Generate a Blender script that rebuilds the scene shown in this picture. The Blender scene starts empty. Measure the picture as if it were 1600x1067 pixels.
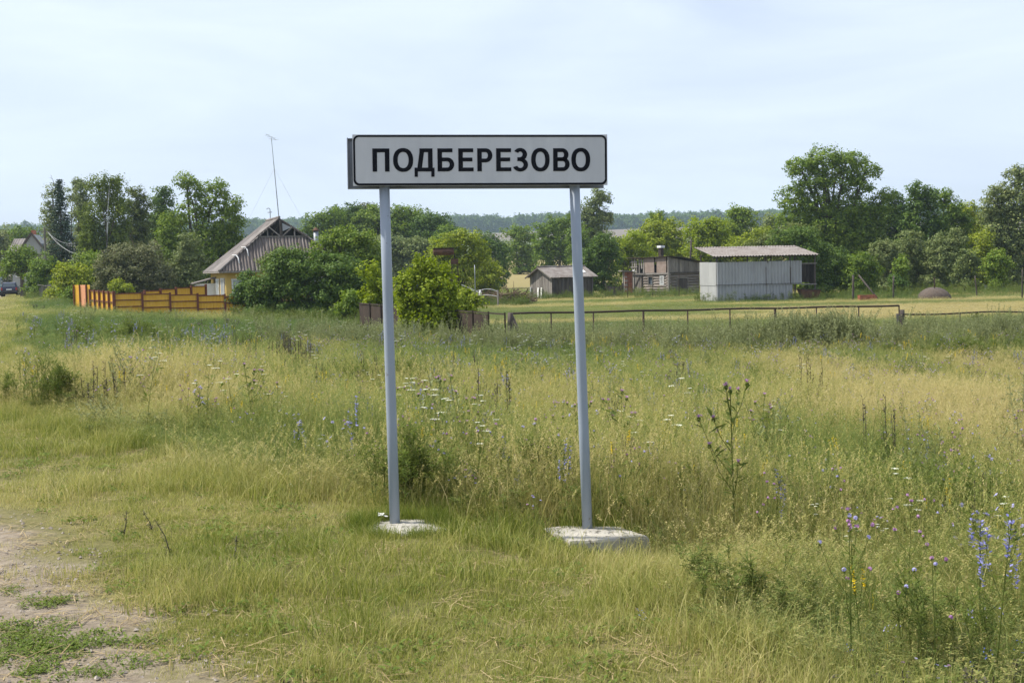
import bpy, math, random
import numpy as np
from mathutils import Vector, Matrix

random.seed(7)
RNG = np.random.default_rng(11)
R = math.radians
SC = bpy.context.scene
COL = SC.collection

# ------------------------------------------------------------------ camera
FPX, CX, CY, EYE = 2000.0, 800.0, 533.5, 1.65
PITCH, ROLL = math.atan(113.5 / 2000), R(1.3)
cam_data = bpy.data.cameras.new('camera')
cam_data.sensor_width = 36.0
cam_data.lens = FPX / 1600 * 36.0
cam_data.clip_start, cam_data.clip_end = 0.1, 12000
cam = bpy.data.objects.new('camera', cam_data)
COL.objects.link(cam)
CAM_M = Matrix.Translation((0, 0, EYE)) @ Matrix.Rotation(R(90) - PITCH, 4, 'X') @ Matrix.Rotation(-ROLL, 4, 'Z')
cam.matrix_world = CAM_M
SC.camera = cam

# ------------------------------------------------------------------ sky, sun, exposure
SUN_AZ, SUN_EL = R(-82), R(55)          # azimuth from +Y towards +X
world = bpy.data.worlds.new('World')
SC.world = world
world.use_nodes = True
wt = world.node_tree
wt.nodes.clear()
wo = wt.nodes.new('ShaderNodeOutputWorld')
sky = wt.nodes.new('ShaderNodeTexSky')
sky.sky_type = 'NISHITA'
sky.sun_disc = False
sky.sun_elevation = SUN_EL
sky.sun_rotation = SUN_AZ % (2 * math.pi)
sky.air_density, sky.dust_density, sky.ozone_density = 1.0, 2.5, 1.5
bg = wt.nodes.new('ShaderNodeBackground')
bg.inputs['Strength'].default_value = 0.09
wt.links.new(sky.outputs[0], bg.inputs['Color'])
# thin high cloud veil
veil = wt.nodes.new('ShaderNodeBackground')
veil.inputs['Color'].default_value = (0.60, 0.675, 0.825, 1)
veil.inputs['Strength'].default_value = 1.1
tc = wt.nodes.new('ShaderNodeTexCoord')
mp = wt.nodes.new('ShaderNodeMapping')
mp.inputs['Scale'].default_value = (1.6, 1.6, 6.5)
mp.inputs['Rotation'].default_value = (0.12, 0.05, 0.4)
wt.links.new(tc.outputs['Generated'], mp.inputs['Vector'])
nz = wt.nodes.new('ShaderNodeTexNoise')
nz.inputs['Scale'].default_value = 1.7
nz.inputs['Detail'].default_value = 6
nz.inputs['Roughness'].default_value = 0.55
nz.inputs['Distortion'].default_value = 0.5
wt.links.new(mp.outputs[0], nz.inputs['Vector'])
mr = wt.nodes.new('ShaderNodeMapRange')
mr.inputs['From Min'].default_value = 0.34
mr.inputs['From Max'].default_value = 0.72
mr.inputs['To Min'].default_value = 0.62
mr.inputs['To Max'].default_value = 0.97
wt.links.new(nz.outputs['Fac'], mr.inputs['Value'])
mixw = wt.nodes.new('ShaderNodeMixShader')
wt.links.new(mr.outputs[0], mixw.inputs[0])
wt.links.new(bg.outputs[0], mixw.inputs[1])
wt.links.new(veil.outputs[0], mixw.inputs[2])
wt.links.new(mixw.outputs[0], wo.inputs['Surface'])

sun_data = bpy.data.lights.new('sun', 'SUN')
sun_data.energy = 5.0
sun_data.angle = R(1.6)
sun_data.color = (1.0, 0.95, 0.86)
sun = bpy.data.objects.new('sun', sun_data)
COL.objects.link(sun)
sdir = Vector((math.sin(SUN_AZ) * math.cos(SUN_EL), math.cos(SUN_AZ) * math.cos(SUN_EL), math.sin(SUN_EL)))
sun.rotation_euler = sdir.to_track_quat('Z', 'Y').to_euler()
sun.location = (0, 0, 60)

SC.view_settings.view_transform = 'Standard'
SC.view_settings.look = 'None'
SC.view_settings.exposure = 0.46
SC.view_settings.gamma = 1.0
SC.view_settings.use_curve_mapping = False
SC.render.engine = 'CYCLES'
SC.cycles.use_adaptive_sampling = True
SC.cycles.adaptive_threshold = 0.012
SC.cycles.max_bounces = 6
SC.cycles.diffuse_bounces = 3
SC.cycles.transmission_bounces = 3
SC.cycles.transparent_max_bounces = 6
SC.cycles.volume_bounces = 1
SC.cycles.use_denoising = True
SC.cycles.denoiser = 'OPENIMAGEDENOISE'

# ------------------------------------------------------------------ terrain and pixel helpers
def ss(a, b, x):
    t = np.clip((np.asarray(x, float) - a) / (b - a), 0, 1)
    return t * t * (3 - 2 * t)

def xb(y):
    """edge between the mown verge and the meadow"""
    return np.maximum(4.55 - .66 * np.asarray(y, float), -.375 * np.asarray(y, float) - .44)

PRY = [0, 170, 300, 600, 1100, 1250, 1600, 6000]
PRZ = [0, 0, 4.4, 10, 33, 38, 45, 62]

def vnoise(x, y, scale, seed=0):
    """smooth value noise in 0..1, vectorised"""
    x = np.asarray(x, float) / scale + seed * 17.31
    y = np.asarray(y, float) / scale + seed * 5.77
    xi, yi = np.floor(x).astype(np.int64), np.floor(y).astype(np.int64)
    fx, fy = x - xi, y - yi
    fx, fy = fx * fx * (3 - 2 * fx), fy * fy * (3 - 2 * fy)
    def h(a, b):
        n = (a * 374761393 + b * 668265263 + seed * 69069) & 0xffffffff
        n = ((n ^ (n >> 13)) * 1274126177) & 0xffffffff
        return ((n ^ (n >> 16)) & 0xffff) / 65535.0
    return (h(xi, yi) * (1 - fx) + h(xi + 1, yi) * fx) * (1 - fy) + (h(xi, yi + 1) * (1 - fx) + h(xi + 1, yi + 1) * fx) * fy

def gz(x, y):
    s = np.asarray(x, float) - xb(y)
    z = -.45 * ss(-.3, 6, s) - .75 * ss(1, 22, s) + np.interp(y, PRY, PRZ)
    z = z + (vnoise(x, y, 1.7, 3) - .5) * .07 * ss(40, 10, np.hypot(x, y)) + (vnoise(x, y, 60, 4) - .5) * 6 * ss(350, 1100, y)
    z = z - .17 * np.exp(-((np.asarray(x, float) - .85) ** 2 + (np.asarray(y, float) - 7.75) ** 2) / .45)
    return z

def ray(u, v):
    d = Vector(((u - CX) / FPX, -(v - CY) / FPX, -1.0))
    return CAM_M.to_3x3() @ d

def at(u, v, Y):
    d = ray(u, v)
    t = Y / d.y
    return Vector((d.x * t, Y, EYE + d.z * t))

def hit(u, v):
    lo = 3.0
    while lo < 3000:
        p = at(u, v, lo)
        if p.z <= float(gz(p.x, p.y)):
            return p
        lo *= 1.002
    return p

def foot(u, Y):
    """point on the ground at depth Y seen in column u"""
    x = (u - CX) / FPX * Y
    for _ in range(6):
        p = Vector((x, Y, float(gz(x, Y))))
        q = CAM_M.inverted() @ p
        x += (u - (CX + FPX * q.x / -q.z)) / FPX * Y
    return Vector((x, Y, float(gz(x, Y))))

# ------------------------------------------------------------------ object helpers
def tag(o, label=None, cat=None, group=None, kind=None):
    if label: o['label'] = label
    if cat: o['category'] = cat
    if group: o['group'] = group
    if kind: o['kind'] = kind
    return o

def empty(name, loc=(0, 0, 0), rz=0.0, label=None, cat=None, group=None):
    o = bpy.data.objects.new(name, None)
    o.empty_display_size = .2
    COL.objects.link(o)
    o.location = loc
    o.rotation_euler = (0, 0, rz)
    return tag(o, label, cat, group)

def fast_mesh(name, verts, faces_flat, sizes, mats=(), midx=None, smooth=False):
    me = bpy.data.meshes.new(name)
    verts = np.asarray(verts, np.float32)
    faces_flat = np.asarray(faces_flat, np.int32)
    sizes = np.asarray(sizes, np.int32)
    me.vertices.add(len(verts))
    me.vertices.foreach_set('co', verts.ravel())
    me.loops.add(len(faces_flat))
    me.loops.foreach_set('vertex_index', faces_flat)
    me.polygons.add(len(sizes))
    st = np.zeros(len(sizes), np.int32)
    st[1:] = np.cumsum(sizes)[:-1]
    me.polygons.foreach_set('loop_start', st)
    me.polygons.foreach_set('loop_total', sizes)
    for m in mats: me.materials.append(m)
    if midx is not None: me.polygons.foreach_set('material_index', np.asarray(midx, np.int32))
    if smooth: me.polygons.foreach_set('use_smooth', np.ones(len(sizes), bool))
    me.update(calc_edges=True)
    return me

class MB:
    """collects simple solids into one mesh"""
    def __init__(s):
        s.v, s.f, s.m = [], [], []
        s.cur = 0
        s.sm = False
    def add(s, vs, fs):
        b = len(s.v)
        s.v += [tuple(p) for p in vs]
        s.f += [tuple(b + i for i in f) for f in fs]
        s.m += [s.cur] * len(fs)
        return s
    def box(s, c, d, rz=0.0, M=None):
        x, y, z = d[0] / 2, d[1] / 2, d[2] / 2
        vs = [Vector(p) for p in ((-x,-y,-z),(x,-y,-z),(x,y,-z),(-x,y,-z),(-x,-y,z),(x,-y,z),(x,y,z),(-x,y,z))]
        if rz: vs = [Matrix.Rotation(rz, 3, 'Z') @ p for p in vs]
        if M is not None: vs = [M @ p for p in vs]
        c = Vector(c)
        return s.add([p + c for p in vs], [(0,3,2,1),(4,5,6,7),(0,1,5,4),(1,2,6,5),(2,3,7,6),(3,0,4,7)])
    def beam(s, a, b, w, h=None, up=Vector((0, 0, 1))):
        a, b = Vector(a), Vector(b)
        h = h or w
        d = (b - a).normalized()
        x = d.cross(up)
        if x.length < 1e-3: x = d.cross(Vector((1, 0, 0)))
        x.normalize()
        y = x.cross(d)
        vs = [p + x * i * w / 2 + y * j * h / 2 for p in (a, b) for i, j in ((-1,-1),(1,-1),(1,1),(-1,1))]
        return s.add(vs, [(0,1,2,3)[::-1],(4,5,6,7),(0,1,5,4),(1,2,6,5),(2,3,7,6),(3,0,4,7)])
    def tube(s, pts, rad, n=8, cap=True):
        pts = [Vector(p) for p in pts]
        if not hasattr(rad, '__len__'): rad = [rad] * len(pts)
        vs = []
        ref = Vector((0.31, 0.2, 0.93)) if abs((pts[-1] - pts[0]).normalized().z) < .9 else Vector((1, 0.1, 0))
        for i, p in enumerate(pts):
            d = (pts[min(i + 1, len(pts) - 1)] - pts[max(i - 1, 0)]).normalized()
            x = d.cross(ref).normalized()
            y = d.cross(x)
            for k in range(n):
                a = 2 * math.pi * k / n
                vs.append(p + (x * math.cos(a) + y * math.sin(a)) * rad[i])
        fs = []
        for i in range(len(pts) - 1):
            for k in range(n):
                fs.append((i*n+k, i*n+(k+1)%n, (i+1)*n+(k+1)%n, (i+1)*n+k))
        if cap:
            fs.append(tuple(range(n))[::-1])
            fs.append(tuple((len(pts)-1)*n + k for k in range(n)))
        return s.add(vs, fs)
    def prism(s, poly, ext):
        """poly: 3D points in a plane, ext: extrusion vector"""
        n = len(poly)
        ext = Vector(ext)
        vs = [Vector(p) for p in poly] + [Vector(p) + ext for p in poly]
        fs = [tuple(range(n))[::-1], tuple(range(n, 2 * n))]
        fs += [(i, (i+1) % n, n + (i+1) % n, n + i) for i in range(n)]
        return s.add(vs, fs)
    def build(s, name, mat, parent=None, smooth=False, kind=None, label=None):
        me = bpy.data.meshes.new(name)
        me.from_pydata(s.v, [], s.f)
        for m in (mat if isinstance(mat, (list, tuple)) else [mat]): me.materials.append(m)
        me.polygons.foreach_set('material_index', s.m)
        if smooth:
            me.polygons.foreach_set('use_smooth', [True] * len(s.f))
        me.update()
        o = bpy.data.objects.new(name, me)
        COL.objects.link(o)
        if parent: o.parent = parent
        if kind: o['kind'] = kind
        if label: o['label'] = label
        return o

def share(o, name, parent, loc, rot=(0, 0, 0), scale=(1, 1, 1)):
    c = bpy.data.objects.new(name, o.data)
    COL.objects.link(c)
    c.parent = parent
    c.location, c.rotation_euler, c.scale = loc, rot, scale
    return c

def bevel(o, w, seg=2):
    m = o.modifiers.new('bevel', 'BEVEL')
    m.width, m.segments, m.limit_method = w, seg, 'ANGLE'
    return o

# ------------------------------------------------------------------ materials
def nodes(name):
    m = bpy.data.materials.new(name)
    m.use_nodes = True
    t = m.node_tree
    t.nodes.clear()
    out = t.nodes.new('ShaderNodeOutputMaterial')
    return m, t, out

def ramp(t, fac, stops):
    r = t.nodes.new('ShaderNodeValToRGB')
    e = r.color_ramp.elements
    while len(e) > 1: e.remove(e[0])
    e[0].position = stops[0][0]; e[0].color = (*stops[0][1], 1)
    for p, c in stops[1:]:
        q = e.new(p); q.color = (*c, 1)
    t.links.new(fac, r.inputs[0])
    return r.outputs[0]

def noise(t, scale, detail=4, rough=.6, stretch=None, coord='Object', dist=0.0):
    tcn = t.nodes.new('ShaderNodeTexCoord')
    v = tcn.outputs[coord]
    if stretch:
        mpn = t.nodes.new('ShaderNodeMapping')
        mpn.inputs['Scale'].default_value = stretch
        t.links.new(v, mpn.inputs['Vector'])
        v = mpn.outputs[0]
    n = t.nodes.new('ShaderNodeTexNoise')
    n.inputs['Scale'].default_value = scale
    n.inputs['Detail'].default_value = detail
    n.inputs['Roughness'].default_value = rough
    n.inputs['Distortion'].default_value = dist
    t.links.new(v, n.inputs['Vector'])
    return n.outputs['Fac']

def mathn(t, op, a, b=None, clamp=False):
    n = t.nodes.new('ShaderNodeMath')
    n.operation = op
    n.use_clamp = clamp
    for i, q in enumerate((a, b)):
        if q is None: continue
        if isinstance(q, (int, float)): n.inputs[i].default_value = q
        else: t.links.new(q, n.inputs[i])
    return n.outputs[0]

def surf(name, c1, c2, scale=3.0, rough=.8, stretch=None, bump=.2, metal=0.0, spec=.3, c3=None, bscale=None, lo=.3, hi=.7, isl=0.0):
    """weathered surface: noise between colours plus fine relief; isl = brightness spread between loose pieces/objects"""
    m, t, out = nodes(name)
    p = t.nodes.new('ShaderNodeBsdfPrincipled')
    f = noise(t, scale, 6, .65, stretch)
    stops = [(lo, c1), (hi, c2)]
    if c3: stops = [(lo, c1), ((lo + hi) / 2, c2), (hi + .08, c3)]
    col = ramp(t, f, stops)
    if isl:
        oi = t.nodes.new('ShaderNodeObjectInfo')
        ge = t.nodes.new('ShaderNodeNewGeometry')
        r = mathn(t, 'FRACT', mathn(t, 'ADD', oi.outputs['Random'], ge.outputs['Random Per Island']))
        hs = t.nodes.new('ShaderNodeHueSaturation')
        t.links.new(mathn(t, 'ADD', mathn(t, 'MULTIPLY', r, 2 * isl), 1 - isl), hs.inputs['Value'])
        t.links.new(col, hs.inputs['Color'])
        col = hs.outputs[0]
    t.links.new(col, p.inputs['Base Color'])
    p.inputs['Roughness'].default_value = rough
    p.inputs['Metallic'].default_value = metal
    p.inputs['Specular IOR Level'].default_value = spec
    if bump:
        b = t.nodes.new('ShaderNodeBump')
        b.inputs['Strength'].default_value = bump
        b.inputs['Distance'].default_value = .02
        t.links.new(noise(t, bscale or scale * 5, 5, .7, stretch), b.inputs['Height'])
        t.links.new(b.outputs[0], p.inputs['Normal'])
    t.links.new(p.outputs[0], out.inputs['Surface'])
    return m

def leafy(name, stops, transl=.35, rough=.55, tint=None, spread=.5, tr_gain=1.25):
    """leaf / blade material; colour by loose piece. tint: second ramp reached through the per-instance attribute"""
    m, t, out = nodes(name)
    ge = t.nodes.new('ShaderNodeNewGeometry')
    oi = t.nodes.new('ShaderNodeObjectInfo')
    f = ge.outputs['Random Per Island']
    if tint:
        a = t.nodes.new('ShaderNodeAttribute')
        a.attribute_type = 'INSTANCER'
        a.attribute_name = 'tint'
        f2 = mathn(t, 'ADD', a.outputs['Fac'], mathn(t, 'MULTIPLY', mathn(t, 'SUBTRACT', f, .5), spread), True)
        col = ramp(t, f2, stops)
    else:
        f2 = mathn(t, 'ADD', mathn(t, 'MULTIPLY', f, .75), mathn(t, 'MULTIPLY', oi.outputs['Random'], .25))
        col = ramp(t, f2, stops)
    p = t.nodes.new('ShaderNodeBsdfPrincipled')
    p.inputs['Roughness'].default_value = rough
    p.inputs['Specular IOR Level'].default_value = .12
    t.links.new(col, p.inputs['Base Color'])
    tr = t.nodes.new('ShaderNodeBsdfTranslucent')
    hs = t.nodes.new('ShaderNodeHueSaturation')
    hs.inputs['Saturation'].default_value = 1.1
    hs.inputs['Value'].default_value = tr_gain
    t.links.new(col, hs.inputs['Color'])
    t.links.new(hs.outputs[0], tr.inputs['Color'])
    mx = t.nodes.new('ShaderNodeMixShader')
    mx.inputs[0].default_value = transl
    t.links.new(p.outputs[0], mx.inputs[1])
    t.links.new(tr.outputs[0], mx.inputs[2])
    t.links.new(mx.outputs[0], out.inputs['Surface'])
    return m

def flat(name, c, rough=.6, metal=0.0, spec=.4):
    m, t, out = nodes(name)
    p = t.nodes.new('ShaderNodeBsdfPrincipled')
    p.inputs['Base Color'].default_value = (*c, 1)
    p.inputs['Roughness'].default_value = rough
    p.inputs['Metallic'].default_value = metal
    p.inputs['Specular IOR Level'].default_value = spec
    t.links.new(p.outputs[0], out.inputs['Surface'])
    return m

M = {}
M['sign_face'] = surf('sign_face', (.43,.445,.47), (.51,.525,.545), 3.0, .45, (2.5,2.5,.5), .05, 0, .4, isl=0)
M['sign_black'] = surf('sign_black', (.006,.007,.011), (.012,.013,.018), 4, .6, None, .0, 0, .08)
M['sign_metal'] = surf('sign_metal', (.20,.22,.25), (.30,.32,.35), 6, .45, None, .08, .5)
M['post_paint_plain'] = surf('post_paint', (.24,.28,.33), (.29,.33,.385), 9, .45, (1,1,.25), .08, 0, .4, c3=(.25,.27,.29), lo=.3, hi=.72)
def spotted(name, base, chip, scale, thr, stretch=None, rough=.45):
    """paint with scattered chips and streaks of another colour"""
    m, t, out = nodes(name)
    p = t.nodes.new('ShaderNodeBsdfPrincipled'); p.inputs['Roughness'].default_value = rough
    f = noise(t, scale, 8, .7, stretch); g = noise(t, 3.0, 4, .6, (1, 1, .15))
    a = ramp(t, g, [(.35, base), (.7, tuple(min(1, c * 1.22) for c in base))])
    k = ramp(t, f, [(thr, (0, 0, 0)), (thr + .025, (1, 1, 1))])
    mx = t.nodes.new('ShaderNodeMix'); mx.data_type = 'RGBA'; mx.inputs[7].default_value = (*chip, 1)
    t.links.new(k, mx.inputs[0]); t.links.new(a, mx.inputs[6]); t.links.new(mx.outputs[2], p.inputs['Base Color'])
    b = t.nodes.new('ShaderNodeBump'); b.inputs['Strength'].default_value = .25; b.inputs['Distance'].default_value = .003
    t.links.new(noise(t, 60, 4, .6), b.inputs['Height']); t.links.new(b.outputs[0], p.inputs['Normal'])
    t.links.new(p.outputs[0], out.inputs['Surface'])
    return m
M['post_paint'] = spotted('post_paint', (.25,.29,.345), (.15,.12,.10), 16, .66)
M['concrete'] = spotted('concrete', (.315,.295,.255), (.12,.11,.09), 15, .57, None, .95)
M['tank_rust'] = surf('tank_rust', (.05,.038,.03), (.085,.064,.05), 2.5, .9, (3,3,.5), .6, c3=(.12,.10,.08))
M['cable'] = flat('cable_grey', (.30,.31,.31), .6)
M['concrete_plain'] = surf('concrete_plain', (.27,.245,.20), (.44,.41,.35), 7, .9, None, .7, c3=(.52,.49,.43), bscale=40)
M['orange'] = surf('orange_sheet', (.64,.35,.03), (.72,.41,.045), 1.2, .5, None, .05)
M['salmon'] = surf('salmon_sheet', (.62,.28,.14), (.70,.33,.17), 1.2, .5, None, .05)
M['brown_paint'] = surf('brown_paint', (.12,.035,.02), (.17,.055,.03), 5, .55, None, .1)
M['slate'] = surf('slate_sheet', (.10,.088,.080), (.19,.17,.157), 1.3, .9, (1,1,.5), .3, c3=(.26,.24,.225))
M['slate_hip_shaded'] = surf('slate_hip_shaded', (.085,.07,.062), (.16,.135,.122), 2.2, .9, (3,.25,.25), .3, c3=(.27,.24,.22))  # darker streaked slate; shade of the end slope and its waves put into colour
M['slate_rust'] = surf('slate_rusty', (.11,.088,.076), (.18,.158,.145), 1.6, .9, None, .3, c3=(.25,.235,.222))
M['slate_wall'] = surf('slate_wall', (.27,.275,.275), (.35,.355,.36), .9, .85, (1,1,.4), .25, c3=(.38,.39,.40))
M['slate_wall_b'] = surf('slate_wall_pale', (.28,.285,.28), (.36,.365,.355), .9, .85, (1,1,.4), .25)
M['dark_wood'] = surf('dark_wood', (.035,.028,.024), (.085,.07,.06), 3, .9, (6,6,.5), .4, c3=(.13,.11,.095), isl=.3)
M['grey_wood'] = surf('grey_wood', (.10,.09,.08), (.20,.18,.16), 3, .9, (6,6,.5), .4, c3=(.27,.25,.22), isl=.3)
M['log'] = surf('grey_log', (.10,.085,.07), (.21,.18,.155), 3, .9, (.5,6,6), .5, c3=(.30,.27,.24), isl=.28)
M['board_brown'] = surf('pale_brown_board', (.22,.165,.135), (.31,.245,.205), 2, .9, None, .3, isl=.15)
M['dark'] = flat('interior_shade', (.012,.011,.01), .95)  # near-black colour stands in for the shade of interiors
M['white_paint'] = surf('white_paint', (.60,.61,.60), (.78,.78,.76), 4, .6, None, .1)
M['white_lime'] = surf('white_lime', (.72,.71,.67), (.84,.83,.80), 5, .8, None, .2)
M['yellow_wall'] = surf('yellow_plaster', (.56,.38,.10), (.66,.46,.15), 2, .85, None, .15)
M['glass'] = flat('window_glass', (.10,.12,.14), .08, 0, .6)
M['curtain'] = surf('curtained_pane', (.32,.36,.37), (.48,.52,.52), 5, .3, (4,4,.6), .05)
M['brick'] = surf('red_brick', (.20,.062,.03), (.28,.095,.05), 3, .9, None, .3, c3=(.26,.14,.10), isl=.25)
M['mortar'] = surf('mortar', (.30,.26,.22), (.40,.36,.31), 9, .95, None, .3)
M['rust'] = surf('rusty_iron', (.045,.022,.014), (.10,.05,.03), 3, .85, None, .3, c3=(.15,.075,.045), isl=.15)
M['rust_dark'] = surf('dark_rusty_iron', (.03,.022,.016), (.06,.04,.028), 4, .85, None, .3)
M['grey_metal'] = surf('grey_metal', (.20,.22,.24), (.30,.32,.34), 4, .5, None, .1, .4)
M['bark'] = surf('bark', (.07,.055,.042), (.14,.115,.09), 5, .95, (3,3,.6), .6)
M['birch_bark'] = surf('birch_bark', (.12,.11,.10), (.56,.55,.51), 3, .85, (1,1,4), .3, lo=.33, hi=.45)
M['dry_stem'] = leafy('dry_stem', [(0, (.07,.05,.035)), (1, (.16,.115,.075))], .05, .9)
M['wire'] = flat('aluminium_wire', (.45,.46,.46), .5)
M['litter'] = flat('white_scrap', (.82,.82,.80), .7)

# ------------------------------------------------------------------ ground
def ground_material():
    m, t, out = nodes('ground_soil_and_turf')
    L = t.links.new
    ge = t.nodes.new('ShaderNodeNewGeometry')
    sp = t.nodes.new('ShaderNodeSeparateXYZ')
    L(ge.outputs['Position'], sp.inputs[0])
    x, y = sp.outputs[0], sp.outputs[1]
    l1 = mathn(t, 'ADD', mathn(t, 'MULTIPLY', y, -.66), 4.55)
    l2 = mathn(t, 'ADD', mathn(t, 'MULTIPLY', y, -.375), -.44)
    s = mathn(t, 'SUBTRACT', x, mathn(t, 'MAXIMUM', l1, l2))
    nb = noise(t, 1.3, 5, .6, None, 'Object')
    nf = noise(t, 26, 6, .7, None, 'Object')
    ns = noise(t, 9, 4, .65, None, 'Object')
    # turf below the plants
    turf = ramp(t, mathn(t, 'ADD', mathn(t, 'MULTIPLY', nb, .5), mathn(t, 'MULTIPLY', nf, .5)),
                [(.32, (.060,.058,.020)), (.5, (.135,.125,.045)), (.66, (.20,.165,.075))])
    # bare sandy soil of the track
    soil = ramp(t, mathn(t, 'ADD', mathn(t, 'MULTIPLY', ns, .5), mathn(t, 'MULTIPLY', nf, .5)),
                [(.33, (.125,.10,.072)), (.5, (.21,.172,.128)), (.66, (.30,.255,.195))])
    edge = mathn(t, 'ADD', mathn(t, 'ADD', s, 2.42), mathn(t, 'MULTIPLY', mathn(t, 'SUBTRACT', nb, .5), 2.2))
    k = t.nodes.new('ShaderNodeMapRange'); k.interpolation_type = 'SMOOTHSTEP'
    k.inputs['From Min'].default_value = .35; k.inputs['From Max'].default_value = -.25
    L(edge, k.inputs['Value'])
    k2 = t.nodes.new('ShaderNodeMapRange'); k2.interpolation_type = 'SMOOTHSTEP'
    k2.inputs['From Min'].default_value = -7.4; k2.inputs['From Max'].default_value = -6.4
    L(mathn(t, 'ADD', s, mathn(t, 'MULTIPLY', mathn(t, 'SUBTRACT', nb, .5), 1.2)), k2.inputs['Value'])
    sm = mathn(t, 'MULTIPLY', k.outputs[0], k2.outputs[0])
    # far fields: strips of pasture, stubble and bare plough land
    nl = noise(t, .02, 4, .6, (1, .5, 1), 'Object')
    yy = mathn(t, 'ADD', y, mathn(t, 'MULTIPLY', mathn(t, 'SUBTRACT', nl, .5), 60))
    fr = t.nodes.new('ShaderNodeMapRange')
    fr.inputs['From Max'].default_value = 2000
    L(yy, fr.inputs['Value'])
    far = ramp(t, fr.outputs[0], [(.05, (.16,.15,.05)), (.12, (.26,.21,.095)), (.16, (.23,.19,.085)), (.22, (.12,.135,.045)),
                                  (.40, (.10,.12,.045)), (.43, (.15,.125,.10)), (.60, (.17,.145,.12)), (.62, (.06,.08,.03)), (1, (.06,.08,.03))])
    kf = t.nodes.new('ShaderNodeMapRange')
    kf.inputs['From Min'].default_value = 90; kf.inputs['From Max'].default_value = 150
    L(y, kf.inputs['Value'])
    def mix(f, a, b):
        n = t.nodes.new('ShaderNodeMix'); n.data_type = 'RGBA'
        L(f, n.inputs[0]); L(a, n.inputs[6]); L(b, n.inputs[7])
        return n.outputs[2]
    col = mix(sm, mix(kf.outputs[0], turf, far), soil)
    p = t.nodes.new('ShaderNodeBsdfPrincipled')
    p.inputs['Roughness'].default_value = .95
    p.inputs['Specular IOR Level'].default_value = .15
    L(col, p.inputs['Base Color'])
    b = t.nodes.new('ShaderNodeBump')
    b.inputs['Strength'].default_value = .8; b.inputs['Distance'].default_value = .03
    L(mathn(t, 'ADD', mathn(t, 'MULTIPLY', nf, .6), ns), b.inputs['Height'])
    L(b.outputs[0], p.inputs['Normal'])
    L(p.outputs[0], out.inputs['Surface'])
    return m

def steps(*segs):
    v = []
    for a, b, n in segs: v += list(np.linspace(a, b, n, endpoint=False))
    return v
gy = np.array(steps((-80, -2, 8), (-2, 30, 128), (30, 120, 60), (120, 400, 40), (400, 1700, 60)) + [1700])
gx = np.array(steps((-1000, -200, 20), (-200, -60, 14), (-60, -12, 40), (-12, 12, 96), (12, 60, 40), (60, 200, 14), (200, 1000, 20)) + [1000])
GX, GY = np.meshgrid(gx, gy)
GZ = gz(GX, GY)
nx, ny = len(gx), len(gy)
idx = (np.arange(ny - 1)[:, None] * nx + np.arange(nx - 1)[None, :]).ravel()
gf = np.stack([idx, idx + 1, idx + 1 + nx, idx + nx], 1).ravel()
gme = fast_mesh('ground', np.stack([GX, GY, GZ], -1).reshape(-1, 3), gf, np.full(len(idx), 4), [ground_material()], None, True)
ground = bpy.data.objects.new('ground', gme)
COL.objects.link(ground)
tag(ground, 'gently falling meadow ground with a sandy track on its left edge', 'ground', kind='structure')

# ------------------------------------------------------------------ haze
hz = MB()
hz.box((0, 840, 45), (2040, 1860, 110))
m, t, out = nodes('air')
pv = t.nodes.new('ShaderNodeVolumePrincipled')
pv.inputs['Color'].default_value = (.64, .82, 1.0, 1)
pv.inputs['Density'].default_value = .00018
pv.inputs['Anisotropy'].default_value = .2
t.links.new(pv.outputs[0], out.inputs['Volume'])
haze = hz.build('haze', m)
tag(haze, 'pale blue summer haze over the fields', 'haze', kind='stuff')

# ------------------------------------------------------------------ the place name sign
SIGN_A = R(5)
pL = at(617, 818, 8.28)
pR_ = at(918, 829, 8.28 + 1.25 * math.tan(SIGN_A))
sign = empty('road_sign', (pL.x, pL.y, pL.z), SIGN_A, 'white settlement name sign with black lettering on two grey posts', 'road sign')
def sloc(p):        # world -> sign frame
    q = Matrix.Rotation(-SIGN_A, 3, 'Z') @ (Vector(p) - Vector((pL.x, pL.y, pL.z)))
    return q
mpp = 8.30 / FPX
YS = 8.24           # plate front plane, about
bl, br = sloc(at(551, 291.5, YS - .06)), sloc(at(949.5, 288.5, YS + .08))
tl, tr_ = sloc(at(551, 211, YS - .06)), sloc(at(949.5, 209.5, YS + .08))
x0, x1 = (bl.x + tl.x) / 2, (br.x + tr_.x) / 2
z0, z1 = (bl.z + br.z) / 2, (tl.z + tr_.z) / 2
W_, H_ = x1 - x0, z1 - z0
yF = -.075          # front face of the plate
tiltM = Matrix.Rotation(0, 3, 'Y')
rl = sloc(pR_)
# posts
for u_t, u_b, foot_p in ((600.5, 617, Vector((0, 0, 0))), (898, 918, rl)):
    top = sloc(at(u_t, 292, 8.28 if u_t < 700 else 8.38)); top.y = 0
    f = Vector((foot_p.x, 0, foot_p.z))
    d = (top - f)
    mb = MB()
    full = f + d * ((z1 - .04 - f.z) / d.z)
    mb.tube([f - d.normalized() * .25, f + d * .3, f + d * .7, full], .0335, 20)
    mb.build('post', M['post_paint'], sign, True)
# front panel with a folded flange
mb = MB(); mb.box(((x0 + x1) / 2, yF + .006, (z0 + z1) / 2), (W_, .010, H_))
panel = mb.build('panel', M['sign_face'], sign)
mb = MB()
for zz in (z0 + .006, z1 - .006): mb.box(((x0 + x1) / 2, yF + .024, zz), (W_ - .004, .024, .008))
for xx in (x0 + .006, x1 - .006): mb.box((xx, yF + .024, (z0 + z1) / 2), (.008, .024, H_ - .02))
mb.build('flange', M['sign_metal'], panel)
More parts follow.
